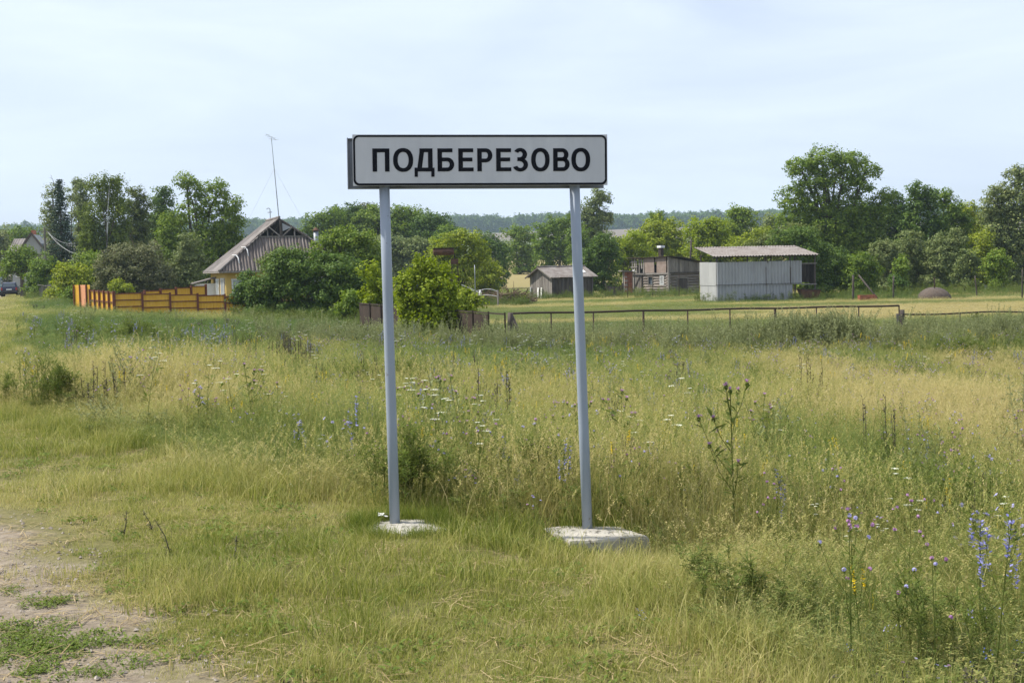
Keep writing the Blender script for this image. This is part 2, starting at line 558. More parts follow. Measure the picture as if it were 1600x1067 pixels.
# back panel, for the other driving direction, sits a little to the left
mb = MB(); mb.box(((x0 + x1) / 2 - .020, .066, (z0 + z1) / 2 - .012), (W_ + .034, .010, H_))
back = mb.build('back_panel', M['sign_metal'], sign)
mb = MB()
mb.box((x0 - .0345, .030, (z0 + z1) / 2 - .012), (.006, .064, H_))
for zz in (z0 - .009, z1 - .015): mb.box(((x0 + x1) / 2 - .020, .045, zz), (W_ + .02, .034, .006))
mb.build('flange', M['sign_metal'], back)
# clamps
for fx in (0.0, rl.x):
    for zz in (z0 + .07, z1 - .07):
        mb = MB()
        mb.box((fx - .058 if fx == 0 else fx - .066, -.005, zz), (.12, .10, .035))
        mb.build('clamp', M['sign_metal'], sign)
# border ring with rounded corners
def rrect(x0, x1, z0, z1, r, n=8):
    pts = []
    for cx, cz, a0 in ((x1 - r, z1 - r, 0), (x0 + r, z1 - r, 90), (x0 + r, z0 + r, 180), (x1 - r, z0 + r, 270)):
        for k in range(n + 1):
            a = R(a0 + 90 * k / n)
            pts.append((cx + r * math.cos(a), cz + r * math.sin(a)))
    return pts
def ring(outer, inner, y, th):
    n = len(outer)
    vs = [(p[0], y, p[1]) for p in outer] + [(p[0], y, p[1]) for p in inner] + [(p[0], y + th, p[1]) for p in outer] + [(p[0], y + th, p[1]) for p in inner]
    fs = []
    for i in range(n):
        j = (i + 1) % n
        fs += [(i, n + i, n + j, j), (i, j, 2*n+j, 2*n+i), (n+i, 3*n+i, 3*n+j, n+j)]
    return vs, fs
mb = MB()
e_ = .004
mb.add(*ring(rrect(x0 + e_, x1 - e_, z0 + e_ - .002, z1 - e_, .036), rrect(x0 + e_ + .0125, x1 - e_ - .0125, z0 + e_ + .012, z1 - e_ - .0115, .026), yF - .0010, .0015))
mb.build('border', M['sign_black'], panel)
# letters: drawn in the measured units of the plate (1413 x 283)
UX, UZ = W_ / 1413.0, H_ / 280.0
def lx(u): return x0 + (u - 112) * UX
CAPT, CAPB = 148.0, 274.0
def lz(v): return z1 - (v - 72) * UZ
SV, SH = 25.0, 21.0
class Letter(MB):
    def rect(s, a, b, c, d):       # u0,u1,v0,v1
        y = yF - .0012
        return s.add([(lx(a), y, lz(d)), (lx(b), y, lz(d)), (lx(b), y, lz(c)), (lx(a), y, lz(c)),
                      (lx(a), y + .0016, lz(d)), (lx(b), y + .0016, lz(d)), (lx(b), y + .0016, lz(c)), (lx(a), y + .0016, lz(c))],
                     [(0,1,2,3), (0,4,5,1), (1,5,6,2), (2,6,7,3), (3,7,4,0)])
    def quad(s, pts):
        y = yF - .0012
        return s.add([(lx(a), y, lz(b)) for a, b in pts] + [(lx(a), y + .0016, lz(b)) for a, b in pts],
                     [(0,1,2,3), (0,4,5,1), (1,5,6,2), (2,6,7,3), (3,7,4,0)])
    def arc(s, cx, cz, ro, rzo, ri, rzi, a0, a1, n=20, p=2.0):
        def pt(rx, rz, a):
            c, q = math.cos(a), math.sin(a)
            k = (abs(c) ** p + abs(q) ** p) ** (-1 / p)
            return cx + rx * c * k, cz - rz * q * k
        for i in range(n):
            a, b = R(a0 + (a1 - a0) * i / n), R(a0 + (a1 - a0) * (i + 1) / n)
            s.quad([pt(ri, rzi, a), pt(ro, rzo, a), pt(ro, rzo, b), pt(ri, rzi, b)])
        return s
T_, B_ = CAPT, CAPB
MID = (T_ + B_) / 2
def put(fn):
    l = Letter(); fn(l)
    l.build('letter', M['sign_black'], panel)
def o_letter(a, b):
    def f(l):
        hx, hz = (b - a) / 2, (B_ - T_) / 2 + 2
        l.arc((a + b) / 2, MID, hx, hz, hx - SV, hz - SH, 0, 360, 40, 2.25)
    return f
def bowl(l, a, b, v0, v1):         # right-hand bowl closed by two bars
    hz = (v1 - v0) / 2
    rx = min(hz * 1.0, (b - a) * .62)
    l.rect(a, b - rx, v0, v0 + SH); l.rect(a, b - rx, v1 - SH, v1)
    l.arc(b - rx, (v0 + v1) / 2, rx, hz, rx - SV, hz - SH, -90, 90, 18)
def P_(l):
    l.rect(220, 220 + SV, T_, B_); l.rect(313 - SV, 313, T_, B_); l.rect(220 + SV, 313 - SV, T_, T_ + SH)
def D_(l):
    l.rect(450, 560, B_ - SH, B_)
    l.rect(450, 468, B_, B_ + 29); l.rect(542, 560, B_, B_ + 29)
    l.rect(478, 550, T_, T_ + SH); l.rect(550 - SV, 550, T_ + SH, B_ - SH)
    l.quad([(466, B_ - SH), (491, B_ - SH), (503, T_ + SH), (478, T_ + SH)])
def Bcy(l):
    l.rect(577, 577 + SV, T_, B_); l.rect(577 + SV, 660, T_, T_ + SH)
    bowl(l, 577 + SV, 669, MID - 13, B_)
def E_(a, b):
    def f(l):
        l.rect(a, a + SV, T_, B_)
        l.rect(a + SV, b, T_, T_ + SH); l.rect(a + SV, b - 5, MID - SH / 2 - 2, MID + SH / 2 - 2); l.rect(a + SV, b + 1, B_ - SH, B_)
    return f
def R_(l):
    l.rect(797, 797 + SV, T_, B_); bowl(l, 797 + SV, 881, T_, MID + 14)
def V_(l):
    l.rect(1220, 1220 + SV, T_, B_)
    bowl(l, 1220 + SV, 1306, T_, MID + 8); bowl(l, 1220 + SV, 1312, MID - 13, B_)
def Z_(l):
    cx = 1036
    l.arc(cx, T_ + 33, 38, 35, 38 - SV, 35 - SH + 1, -90, 150, 20)
    l.arc(cx, B_ - 36, 43, 38, 43 - SV, 38 - SH + 1, -160, 90, 22)
    l.rect(1020, cx + 3, MID - SH / 2 - 3, MID + SH / 2 - 3)
for fn in (P_, o_letter(333, 443), D_, Bcy, E_(692, 775), R_, E_(902, 985), Z_, o_letter(1097, 1200), V_, o_letter(1322, 1428)):
    put(fn)

# the plate hangs a touch clockwise of the posts
ctr = Vector(((x0 + x1) / 2, 0, (z0 + z1) / 2))
rot_ = Matrix.Rotation(R(.75), 3, 'Y')
for o in (panel, back):
    o.rotation_euler = (0, R(.75), 0)
    o.location = ctr - rot_ @ ctr

# ------------------------------------------------------------------ concrete footing slabs
SLABS = []
def slab(poly_px, ztop, thick, label):
    pts = []
    for u, v in poly_px:
        d = ray(u, v); t_ = (ztop - EYE) / d.z
        pts.append((d.x * t_, d.y * t_))
    cx = sum(p[0] for p in pts) / len(pts); cy = sum(p[1] for p in pts) / len(pts)
    import bmesh
    bm = bmesh.new()
    n = len(pts)
    # ragged top outline
    outl = []
    for i in range(n):
        a, b = Vector(pts[i]), Vector(pts[(i + 1) % n])
        k = max(2, int((b - a).length / .05))
        for j in range(k):
            q = a.lerp(b, j / k)
            if j: q += Vector((random.uniform(-1, 1), random.uniform(-1, 1))) * .007
            outl.append((q.x - cx, q.y - cy))
    N = len(outl)
    rings = []
    for f, dz in ((1.03, -thick), (1.02, -thick * .5), (1.0, -.014), (.975, 0.0), (.80, .004), (.55, .003), (.28, .006)):
        rings.append([bm.verts.new((x * f, y * f, dz + random.uniform(-1, 1) * (.004 if dz > -.02 else .002))) for x, y in outl])
    for a, b in zip(rings, rings[1:]):
        for i in range(N):
            bm.faces.new((a[i], a[(i + 1) % N], b[(i + 1) % N], b[i]))
    bm.faces.new(rings[-1])
    bm.faces.new(rings[0][::-1])
    bmesh.ops.recalc_face_normals(bm, faces=bm.faces)
    me = bpy.data.meshes.new('concrete_slab'); bm.to_mesh(me); bm.free()
    me.materials.append(M['concrete'])
    o = bpy.data.objects.new('concrete_slab', me); COL.objects.link(o)
    o.location = (cx, cy, ztop)
    SLABS.append((cx, cy, max(math.hypot(*p) for p in outl), [(x + cx, y + cy) for x, y in outl]))
    tag(o, label, 'concrete slab', 'concrete slabs under the sign posts')
slab([(842, 824), (884, 821.5), (969, 822), (1014, 838), (891, 846), (868, 835)], pR_.z + .012, .17, 'pale broken concrete slab under the right sign post, standing clear of the grass')
slab([(568, 822), (600, 811), (668, 811), (701, 826), (640, 834), (590, 835)], pL.z + .004, .15, 'pale concrete slab under the left sign post, half sunk in grass')
# scrap of white paper on the left slab
mb = MB()
pp = at(600, 808, 8.36)
for k in range(7):
    a = random.uniform(0, 6.28); c = Vector((random.uniform(-.035, .035), random.uniform(-.02, .02), .02 + random.uniform(0, .03)))
    d1 = Vector((math.cos(a), math.sin(a), random.uniform(-.3, .6))) * .03; d2 = d1.cross(Vector((.2, .1, 1))).normalized() * .02
    mb.add([c - d1, c + d2 - d1 * .2, c + d1, c - d2 + d1 * .3], [(0, 1, 2, 3)])
o = mb.build('paper_scrap', M['litter'])
o.location = (pp.x, pp.y, pL.z + .005)
tag(o, 'crumpled white paper scrap lying on the left slab beside the post', 'litter')

# ------------------------------------------------------------------ corrugated sheets
def corr_sheet(name, mat, parent, o, ex, ez, w, h, pitch=.15, amp=.028, label=None, sag=0.0):
    """wavy sheet from corner o: waves run along ez, counted along ex; thin but closed"""
    o, ex, ez = Vector(o), Vector(ex).normalized(), Vector(ez).normalized()
    nrm = ex.cross(ez).normalized()
    n = max(4, int(w / pitch * 4))
    vs, fs = [], []
    rows = 2
    for side in (0, 1):
        for j in range(rows):
            for i in range(n + 1):
                a = i / n * w
                q = o + ex * a + ez * (h * j / (rows - 1)) + nrm * (amp * math.sin(2 * math.pi * a / pitch) - side * .008)
                vs.append(q)
    S = rows * (n + 1)
    for i in range(n):
        fs.append((i, i + 1, n + 2 + i, n + 1 + i))
        fs.append((S + i, S + n + 1 + i, S + n + 2 + i, S + i + 1))
        fs.append((i, S + i, S + i + 1, i + 1))
        fs.append((n + 1 + i, n + 2 + i, S + n + 2 + i, S + n + 1 + i))
    mb = MB(); mb.add(vs, fs)
    return mb.build(name, mat, parent, False, label=label)

def clip_sheet(name, mat, parent, poly, ex, ez, pitch=.15, amp=.028, label=None):
    """wavy sheet filling a convex polygon (local 3D points, waves counted along ex)"""
    ex, ez = Vector(ex).normalized(), Vector(ez).normalized()
    nrm = ex.cross(ez).normalized()
    o = Vector(poly[0])
    P2 = [((Vector(p) - o).dot(ex), (Vector(p) - o).dot(ez)) for p in poly]
    a0, a1 = min(p[0] for p in P2), max(p[0] for p in P2)
    n = max(6, int((a1 - a0) / pitch * 4))
    lo, hi = [], []
    for i in range(n + 1):
        a = a0 + (a1 - a0) * (i / n * .9998 + .0001)
        ys = []
        for (p, q) in zip(P2, P2[1:] + P2[:1]):
            if (p[0] - a) * (q[0] - a) <= 0 and abs(p[0] - q[0]) > 1e-9:
                ys.append(p[1] + (q[1] - p[1]) * (a - p[0]) / (q[0] - p[0]))
        w = nrm * (amp * math.sin(2 * math.pi * a / pitch))
        lo.append(o + ex * a + ez * min(ys) + w); hi.append(o + ex * a + ez * max(ys) + w)
    vs = lo + hi + [p - nrm * .01 for p in lo] + [p - nrm * .01 for p in hi]
    N = n + 1
    fs = []
    for i in range(n):
        fs += [(i, i+1, N+i+1, N+i), (2*N+i, 3*N+i, 3*N+i+1, 2*N+i+1), (i, 2*N+i, 2*N+i+1, i+1), (N+i, N+i+1, 3*N+i+1, 3*N+i)]
    mb = MB(); mb.add(vs, fs)
    return mb.build(name, mat, parent, False, label=label)

# ------------------------------------------------------------------ white corrugated shed
p = hit(1120, 472); YW = p.y; k = YW / FPX
shed = empty('corrugated_shed', p, R(7), 'pale grey corrugated sheet shed with a low sloping roof, right of the log barn', 'shed')
WL, WD, WH = 138 * k, 4.6, 62 * k
LOWH = 26 * k
for a, b, r in ((0, .5, 0), (.5, 1, 0)):
    corr_sheet('wall_sheet', M['slate_wall'], shed, (a * 123 * k, 0, -.1), (1, 0, 0), (0, 0, 1), (b - a) * 123 * k, LOWH + .1, .25, .055)
for a, b in ((0, 79), (79.6, 119), (119.6, 138)):
    corr_sheet('wall_sheet', M['slate_wall'], shed, (a * k, -.035, LOWH - .05), (1, 0, 0), (0, 0, 1), (b - a) * k, WH - LOWH + .04, .25, .055)
corr_sheet('wall_sheet', M['slate_wall_b'], shed, (0, WD, -.1), (0, -1, 0), (0, 0, 1), WD * .52, LOWH + .1, .3, .008)
corr_sheet('wall_sheet', M['slate_wall_b'], shed, (0, WD * .47, -.1), (0, -1, 0), (0, 0, 1), WD * .465, LOWH + .1, .3, .008)
corr_sheet('wall_sheet', M['slate_wall_b'], shed, (-.03, WD, LOWH - .04), (0, -1, 0), (0, 0, 1), WD * .55, WH - LOWH + .06, .3, .008)
corr_sheet('wall_sheet', M['slate_wall_b'], shed, (-.03, WD * .445, LOWH - .04), (0, -1, 0), (0, 0, 1), WD * .44, WH - LOWH + .04, .3, .008)
# back wall only over part of the length: light shows under the roof
corr_sheet('wall_sheet', M['slate_wall'], shed, (.05, WD + .03, -.1), (1, 0, 0), (0, 0, 1), 118 * k, LOWH * 1.2 + .3, .25, .055)
for xx in (0.06, 79.3 * k, 119.3 * k, 160 * k):
    for yy in (.06, WD - .08):
        mb = MB(); mb.box((xx, yy, (WH + .55) / 2 - .1), (.10, .10, WH + .5 + (.30 if yy > 1 else -.12))); mb.build('post', M['dark_wood'], shed)
mb = MB(); mb.beam((-.1, -.075, LOWH + .02), (138 * k, -.075, LOWH + .02), .03, .03); mb.build('batten', M['dark_wood'], shed)
for xx in (79.3 * k, 119.3 * k):
    mb = MB(); mb.box((xx, -.075, LOWH + .6), (.05, .04, 1.4 if xx < 4 else 1.3)); mb.build('batten', M['dark_wood'], shed)
# right-hand open bay with shelf
for zz in (24.5 * k, 57 * k):
    mb = MB(); mb.box((150 * k, .05, zz), (25 * k, .12, .07)); mb.build('rail', M['grey_wood'], shed)
mb = MB(); mb.box((149 * k, 1.0, 42 * k), (22 * k, .05, 30 * k)); mb.build('back_board', M['dark_wood'], shed)
mb = MB(); mb.box((159 * k, .5, 40 * k), (.05, .9, 34 * k)); mb.build('side_board', M['dark_wood'], shed)
# roof sheets
zf, zb = 71 * k, 71 * k + .75
sl = Vector((0, WD + .7, zb - zf)).normalized()
nr = 7
rw = 168 * k / nr
for i in range(nr):
    corr_sheet('roof_sheet', M['slate_rust'], shed, (-.30 + i * rw, -.38, zf + (i % 2) * .012 - .003 * i), (1, 0, 0), sl, rw + .06, WD + .95, .23, .04)
mb = MB(); mb.beam((-.2, .06, zf - .06), (163 * k, .06, zf - .06), .08, .10); mb.build('purlin', M['dark_wood'], shed)
mb = MB(); mb.beam((-.2, WD - .08, zb - .10), (163 * k, WD - .08, zb - .10), .08, .10); mb.build('purlin', M['dark_wood'], shed)
mb = MB(); mb.beam((80 * k, .0, zf - .1), (83 * k, -.05, WH - .12), .07); mb.build('brace', M['dark_wood'], shed)

# rusty trough at the right end of the shed
q = p + Matrix.Rotation(R(7), 3, 'Z') @ Vector((147 * k, -.3, 0))
tr = empty('feed_trough', (q.x, q.y, float(gz(q.x, q.y))), R(2), 'rusty brown iron trough at the right end of the corrugated shed', 'trough')
mb = MB(); w_, d_, h_ = 30 * k, .8, 17 * k
b0 = [(-w_ * .38, -d_ / 2, .12), (w_ * .42, -d_ / 2, .12), (w_ * .42, d_ / 2, .12), (-w_ * .38, d_ / 2, .12)]
t0 = [(-w_ * .55, -d_ * .6, h_), (w_ * .55, -d_ * .6, h_ - .08), (w_ * .55, d_ * .6, h_ - .08), (-w_ * .55, d_ * .6, h_)]
mb.add(b0 + t0, [(0,3,2,1), (0,1,5,4), (1,2,6,5), (2,3,7,6), (3,0,4,7)])
mb.build('basin', M['rust'], tr)
mb = MB()
for a, b in zip(t0, t0[1:] + t0[:1]): mb.beam(a, b, .05, .05)
mb.build('rim', M['rust_dark'], tr)
for sx in (-.3, .33):
    for sy in (-.3, .3):
        mb = MB(); mb.box((sx * w_, sy, .06), (.06, .06, .14)); mb.build('leg', M['rust_dark'], tr)

# ------------------------------------------------------------------ log barn
p = hit(1045, 461.5); YB = p.y; k = YB / FPX
BA = R(36)
barn = empty('log_barn', p, BA, 'weathered grey log barn with broken boarding and a small white window', 'barn')
# local +X: right wall (planked gable over logs), local +Y: left wall going back
LX, LY = 3.9, 5.2
hL = 34 * k; hT = 61 * k
nlog = 8
lh = hL / nlog
# near-black boxes inside stand in for the shade seen through gaps
mb = MB(); mb.box((LX / 2, LY / 2, hL / 2), (LX - .4, LY - .4, hL - .1)); mb.build('inner_shade_box', M['dark'], barn)
mb = MB(); mb.box((LX / 2 + .1, LY / 2, hL + .4), (LX - .5, LY - .5, .9)); mb.build('loft_shade_box', M['dark'], barn)
def log(a, b, r):
    mb = MB()
    a, b = Vector(a), Vector(b)
    pts = [a.lerp(b, t) + Vector((0, 0, random.uniform(-.012, .012))) for t in (0, .25, .5, .75, 1)]
    mb.tube(pts, [r * random.uniform(.92, 1.06) for _ in pts], 10)
    return mb.build('log', M['log'], barn, True)
for i in range(nlog):
    z = lh * (i + .5)
    r = lh * .52
    # left wall (x=0 plane) with doorway near its far end and two windows
    segs = [(-.22, LY * .66)]
    if i in (4, 5, 6): segs = [(-.22, .55), (1.05, 2.05), (2.75, LY * .66)]
    for a, b in segs: log((0, a, z), (0, b, z), r)
    segs = [(-.2, LX)]
    if i < 6: segs = [(-.2, .95), (2.35, LX)]
    for a, b in segs: log((a, 0, z + lh * .35), (b, 0, z + lh * .35), r)
    log((LX, 0, z), (LX, LY, z), r)
    log((0, LY, z + lh * .3), (LX, LY, z + lh * .3), r)
# windows in left wall
for y0, y1, mt, nm in ((.58, 1.02, 'white_paint', 1), (2.08, 2.72, 'grey_wood', 2)):
    zc, hh = lh * 5.5, lh * 3.0
    wn = MB(); wn.box((.02, (y0 + y1) / 2, zc), (.03, y1 - y0, hh)); w = wn.build('window', M['dark'] if nm == 1 else M['glass'], barn)
    fr = MB()
    for zz in (zc - hh / 2, zc + hh / 2): fr.box((-.10, (y0 + y1) / 2, zz), (.10, y1 - y0 + .14, .07))
    for yy in (y0, y1): fr.box((-.10, yy, zc), (.10, .07, hh))
    if nm == 1:
        for yy in (y0 + (y1 - y0) * .36, y0 + (y1 - y0) * .68): fr.box((-.08, yy, zc), (.05, .035, hh))
    fr.build('frame', M[mt], w)
# doorway: dark, jambs and a leaning board door
mb = MB(); mb.box((-.01, LY * .72, hL * .46), (.10, .12, hL * .95)); mb.build('door_jamb', M['dark_wood'], barn)
for j in range(6):
    yy = LY * .76 + j * .2
    mb = MB(); mb.box((-.06 - .02 * (j % 2), yy, hL * .47), (.03, .185, hL * .9), M=Matrix.Rotation(R(random.uniform(-2, 2)), 3, 'X')); mb.build('plank', M['grey_wood'], barn)
mb = MB(); mb.beam((-.12, LY * .77, hL * .85), (-.12, LY * .97, hL * .15), .06, .10); mb.build('brace', M['dark_wood'], barn)
# door in the right wall
for j in range(5):
    mb = MB(); mb.box((1.12 + j * .265, -.03 - .012 * (j % 2), hL * .37), (.25, .04, hL * .74)); mb.build('plank', M['dark_wood'], barn)
mb = MB(); mb.box((1.65, -.06, hL * .80), (1.6, .06, .16)); mb.build('lintel', M['grey_wood'], barn)
for xx in (.98, 2.42):
    mb = MB(); mb.box((xx, -.10, hL * .40), (.12, .06, hL * .82)); mb.build('door_jamb', M['grey_wood'], barn)
# corner post and upper boarding of the right wall, top falling to the right
mb = MB(); mb.box((-.15, -.17, hT / 2 - .05), (.16, .12, hT - .05)); mb.build('corner_board', M['grey_wood'], barn)
mb = MB(); mb.box((LX / 2, -.12, hL + .06), (LX + .2, .14, .10)); mb.build('sill_beam', M['dark_wood'], barn)
nb = 14
for j in range(nb):
    a = -.05 + j * (LX + .1) / nb
    top = hT - .08 - (hT - 51.5 * k) * min(1, (a + .3) / LX)
    mb = MB(); h_ = top - hL - .1
    mb.box((a + .15, -.10 - .015 * (j % 2), hL + .1 + h_ / 2), ((LX + .1) / nb - .012, .03, h_)); mb.build('plank', M['grey_wood'], barn)
# upper front of the left wall: brown boards patched on, gaps and broken slats
def patch(y0, y1, z0_, z1_, mat, name='board', x=-.16, t=0):
    mb = MB(); mb.box((x, (y0 + y1) / 2, (z0_ + z1_) / 2), (.03, y1 - y0, z1_ - z0_), M=Matrix.Rotation(R(t), 3, 'X')); return mb.build(name, M[mat], barn)
zt = hT - .12
patch(.12, 1.45, hL + .05, zt - .55, 'board_brown', t=2); patch(.10, 1.42, zt - .54, zt, 'board_brown', x=-.17)
patch(1.46, 1.60, zt - .42, zt, 'board_brown'); patch(1.80, 3.15, hL + .10, zt - .02, 'board_brown', t=-1)
for yy, z0_, z1_, tt in ((3.32, hL, zt - .1, 2), (3.62, hL + .5, zt, -3), (3.95, hL - .1, zt - .05, 1), (4.35, hL + .1, zt - .5, -2), (4.62, hL - .05, zt, 3), (4.95, hL, zt, 0)):
    patch(yy - .09, yy + .09, z0_, z1_, 'grey_wood', 'slat', -.14, tt)
for zz in (zt - .35, zt - .85, hL + .2):
    patch(4.2, 5.15, zz - .06, zz + .06, 'grey_wood', 'slat', -.18, random.uniform(-3, 3))
for y0, y1 in ((0, 1.7), (1.6, 3.3), (3.0, 5.2)):
    patch(y0, y1, hL - .08, hL + .08, 'grey_wood', 'beam', -.20, random.uniform(-1.5, 1.5))
# thin sagging roof
rv = []
for (x_, z_) in ((-.40, hT + .02), (LX * .5, hT - .16), (LX + .5, 51 * k - .02)):
    for y_ in (-.45, LY * .5, LY + .4):
        rv.append((x_, y_, z_ + (-.07 if y_ == LY * .5 else 0) - (.05 if y_ > LY else 0)))
mb = MB()
top = rv; bot = [(a, b, c - .06) for a, b, c in rv]
fs = []
for i in range(2):
    for j in range(2):
        a = i * 3 + j
        fs += [(a, a + 3, a + 4, a + 1), (9 + a, 9 + a + 1, 9 + a + 4, 9 + a + 3)]
for lp in ((0, 1, 2, 5, 8, 7, 6, 3),):
    for a, b in zip(lp, lp[1:] + lp[:1]): fs.append((a, b, 9 + b, 9 + a))
mb.add(top + bot, fs); mb.build('roof', M['rust_dark'], barn)
# chimney with a white cap
cp = MB(); cp.box((1.3, 2.4, hT + .35), (.36, .36, 1.0)); ch = cp.build('chimney', M['rust_dark'], barn)
cp = MB(); cp.box((1.3, 2.4, hT + .95), (.54, .54, .22)); cp.build('cap', M['white_paint'], ch)

# small brick outbuilding left of the barn
q = foot(983, YB + 1.0); kk = q.y / FPX
bo = empty('brick_outhouse', q, R(8), 'small red brick outhouse with a flat grey lid roof left of the barn', 'outhouse')
bw, bh = 14 * kk, 38 * kk
mb = MB(); mb.box((0, .45, bh / 2), (bw - .04, .86, bh)); core = mb.build('wall', M['mortar'], bo)
bm_ = MB(); bm_.box((0, 0, 0), (.235, .10, .062)); proto = bm_.build('brick', M['brick'], core)
proto.location = (-bw / 2 + .13, 0, .05)
rows = int(bh / .0785)
for r_ in range(rows):
    nbk = int(bw / .25)
    for c_ in range(nbk):
        if r_ == 0 and c_ == 0: continue
        xo = -bw / 2 + .13 + c_ * .25 + (.0 if r_ % 2 else .03)
        if .22 < r_ / rows < .82 and c_ == 0 and r_ % 5 > 1: continue
        share(proto, 'brick', core, (xo, random.uniform(-.012, .012), .05 + r_ * .0785))
mb = MB(); mb.box((-.12, .35, bh + .05), (bw + .45, 1.5, .07), M=Matrix.Rotation(R(2), 3, 'Y')); rf = mb.build('roof', M['grey_wood'], bo)
mb = MB(); mb.tube([(bw / 2 - .12, -.25, bh + .03), (bw / 2 + .02, -.25, bh + .02), (bw / 2 + .16, -.25, bh - .02)], [.09, .12, .07], 8); mb.build('roof_bundle', M['white_lime'], rf)
for xx in (-bw / 2 - .1, bw / 2 + .12):
    mb = MB(); mb.box((xx, -.05, bh / 2), (.10, .08, bh)); mb.build('post', M['grey_wood'], bo)

# dark plank fence between the dark shed and the outhouse
A_, B_p = foot(948, YB - 1), foot(974, YB + 1)
pf = empty('plank_fence', A_, math.atan2(B_p.y - A_.y, B_p.x - A_.x), 'low dark plank fence left of the brick outhouse', 'fence')
Lf = (B_p - A_).length
n_ = 9
for j in range(n_):
    mb = MB(); h_ = 1.0 + random.uniform(-.1, .1)
    mb.box(((j + .5) * Lf / n_, -.02, h_ / 2), (Lf / n_ - .015, .025, h_)); mb.build('plank', M['dark_wood'], pf)
for zz in (.3, .8):
    mb = MB(); mb.beam((0, .03, zz), (Lf, .03, zz), .05, .08); mb.build('rail', M['dark_wood'], pf)
for xx in (0.0, Lf):
    mb = MB(); mb.box((xx, .09, .6), (.10, .10, 1.3)); mb.build('post', M['dark_wood'], pf)

def stake(u, Y, v_top, r, mat, name, label, lean=0.0, cat='post', group=None):
    f = foot(u, Y); h_ = at(u, v_top, Y).z - f.z
    o = empty(name, f, 0, label, cat, group)
    mb = MB(); n = 5
    mb.tube([(lean * t * h_ + random.uniform(-.01, .01), 0, -.15 + t * (h_ + .15)) for t in np.linspace(0, 1, n)], [r * (1.08 - .2 * t) for t in np.linspace(0, 1, n)], 8)
    b = mb.build('shaft', M[mat], o, True)
    return o, h_
o, h_ = stake(1077, YB + 6, 375, .10, 'dark_wood', 'wooden_pole', 'dark leaning wooden pole standing behind the log barn roof', .05, 'pole')
mb = MB(); mb.beam((.05 * h_ - .3, 0, h_ - .2), (.05 * h_ + .3, 0, h_ - .15), .08); mb.build('crossarm', M['dark_wood'], o)
for u, lab in ((981, 'thin dark iron stake in the grass before the brick outhouse'), (1020, 'thin dark iron stake before the barn window'), (1061, 'thin dark iron stake before the barn door')):
    stake(u, YB - 6, 428 if u > 1000 else 436, .035, 'rust_dark', 'iron_stake', lab, random.uniform(-.02, .02), 'post', 'stakes before the barn')

# ------------------------------------------------------------------ dark board shed
p = hit(863, 467); YD = p.y; k = YD / FPX
DA = R(33)
ds = empty('board_shed', p, DA, 'small dark board shed with a rusty corrugated gable roof', 'shed')
DL, DW = 69 * k / math.cos(DA) * .97, 3.6
dh, dr = 35 * k, 49 * k
mb = MB(); mb.box((DL / 2, DW / 2, dh / 2), (DL - .1, DW - .1, dh)); mb.build('inner_shade_box', M['dark'], ds)  # near-black box stands in for the shade behind the planks
n_ = 20
for j in range(n_):
    mb = MB(); mb.box(((j + .5) * DL / n_, -.01 - .012 * (j % 2), dh / 2), (DL / n_ - .012, .03, dh)); mb.build('plank', M['dark_wood'], ds)
n_ = 17
for j in range(n_):
    y_ = (j + .5) * DW / n_
    h_ = dh + (dr - dh) * (1 - abs(y_ - DW / 2) / (DW / 2)) - .05
    mb = MB(); mb.box((-.01 - .012 * (j % 2), y_, h_ / 2), (.03, DW / n_ - .012, h_)); mb.build('plank', M['grey_wood'], ds)
for xx in (.25 * DL, .52 * DL, .98 * DL):
    mb = MB(); mb.box((xx, -.06, dh / 2), (.07, .05, dh * .95)); mb.build('batten', M['grey_wood'], ds)
mb = MB(); mb.box((DL / 2, -.08, dh - .06), (DL + .3, .10, .14)); mb.build('wall_plate', M['dark_wood'], ds)
sv = Vector((0, DW / 2 + .35, (dr - dh) * (DW / 2 + .35) / (DW / 2))); sv.normalize()
sw = Vector((0, -sv.y, sv.z))
sl_len = math.hypot(DW / 2 + .35, (dr - dh) * (DW / 2 + .35) / (DW / 2))
zo = dh - (dr - dh) * .35 / (DW / 2) + .05
nr = 5
for i in range(nr):
    w_ = (DL + .7) / nr
    corr_sheet('roof_sheet', M['slate_rust'], ds, (-.35 + i * w_, -.35, zo + (i % 2) * .012), (1, 0, 0), sv, w_ + .05, sl_len, .17, .024)
    corr_sheet('roof_sheet', M['slate_rust'], ds, (-.35 + i * w_, DW + .35, zo + (i % 2) * .012), (1, 0, 0), sw, w_ + .05, sl_len, .17, .024)
corr_sheet('roof_sheet', M['white_lime'], ds, (DL * .80, DW * .13, zo + sv.z / sv.y * (DW * .13 + .35) + .06), (1, 0, 0), sv, .5, sl_len * .55, .17, .02, 'pale new sheet laid over the rusty roof')
mb = MB(); mb.tube([(-.4, DW / 2, dr + .09), (DL + .4, DW / 2, dr + .09)], .07, 8); mb.build('ridge_cap', M['slate_rust'], ds)
mb = MB(); mb.beam((-.36, -.34, zo - .05), (-.36, DW / 2, dr - .02), .05, .12); mb.build('verge_board', M['grey_wood'], ds)
mb = MB(); mb.beam((-.36, DW + .34, zo - .05), (-.36, DW / 2, dr - .02), .05, .12); mb.build('verge_board', M['dark_wood'], ds)
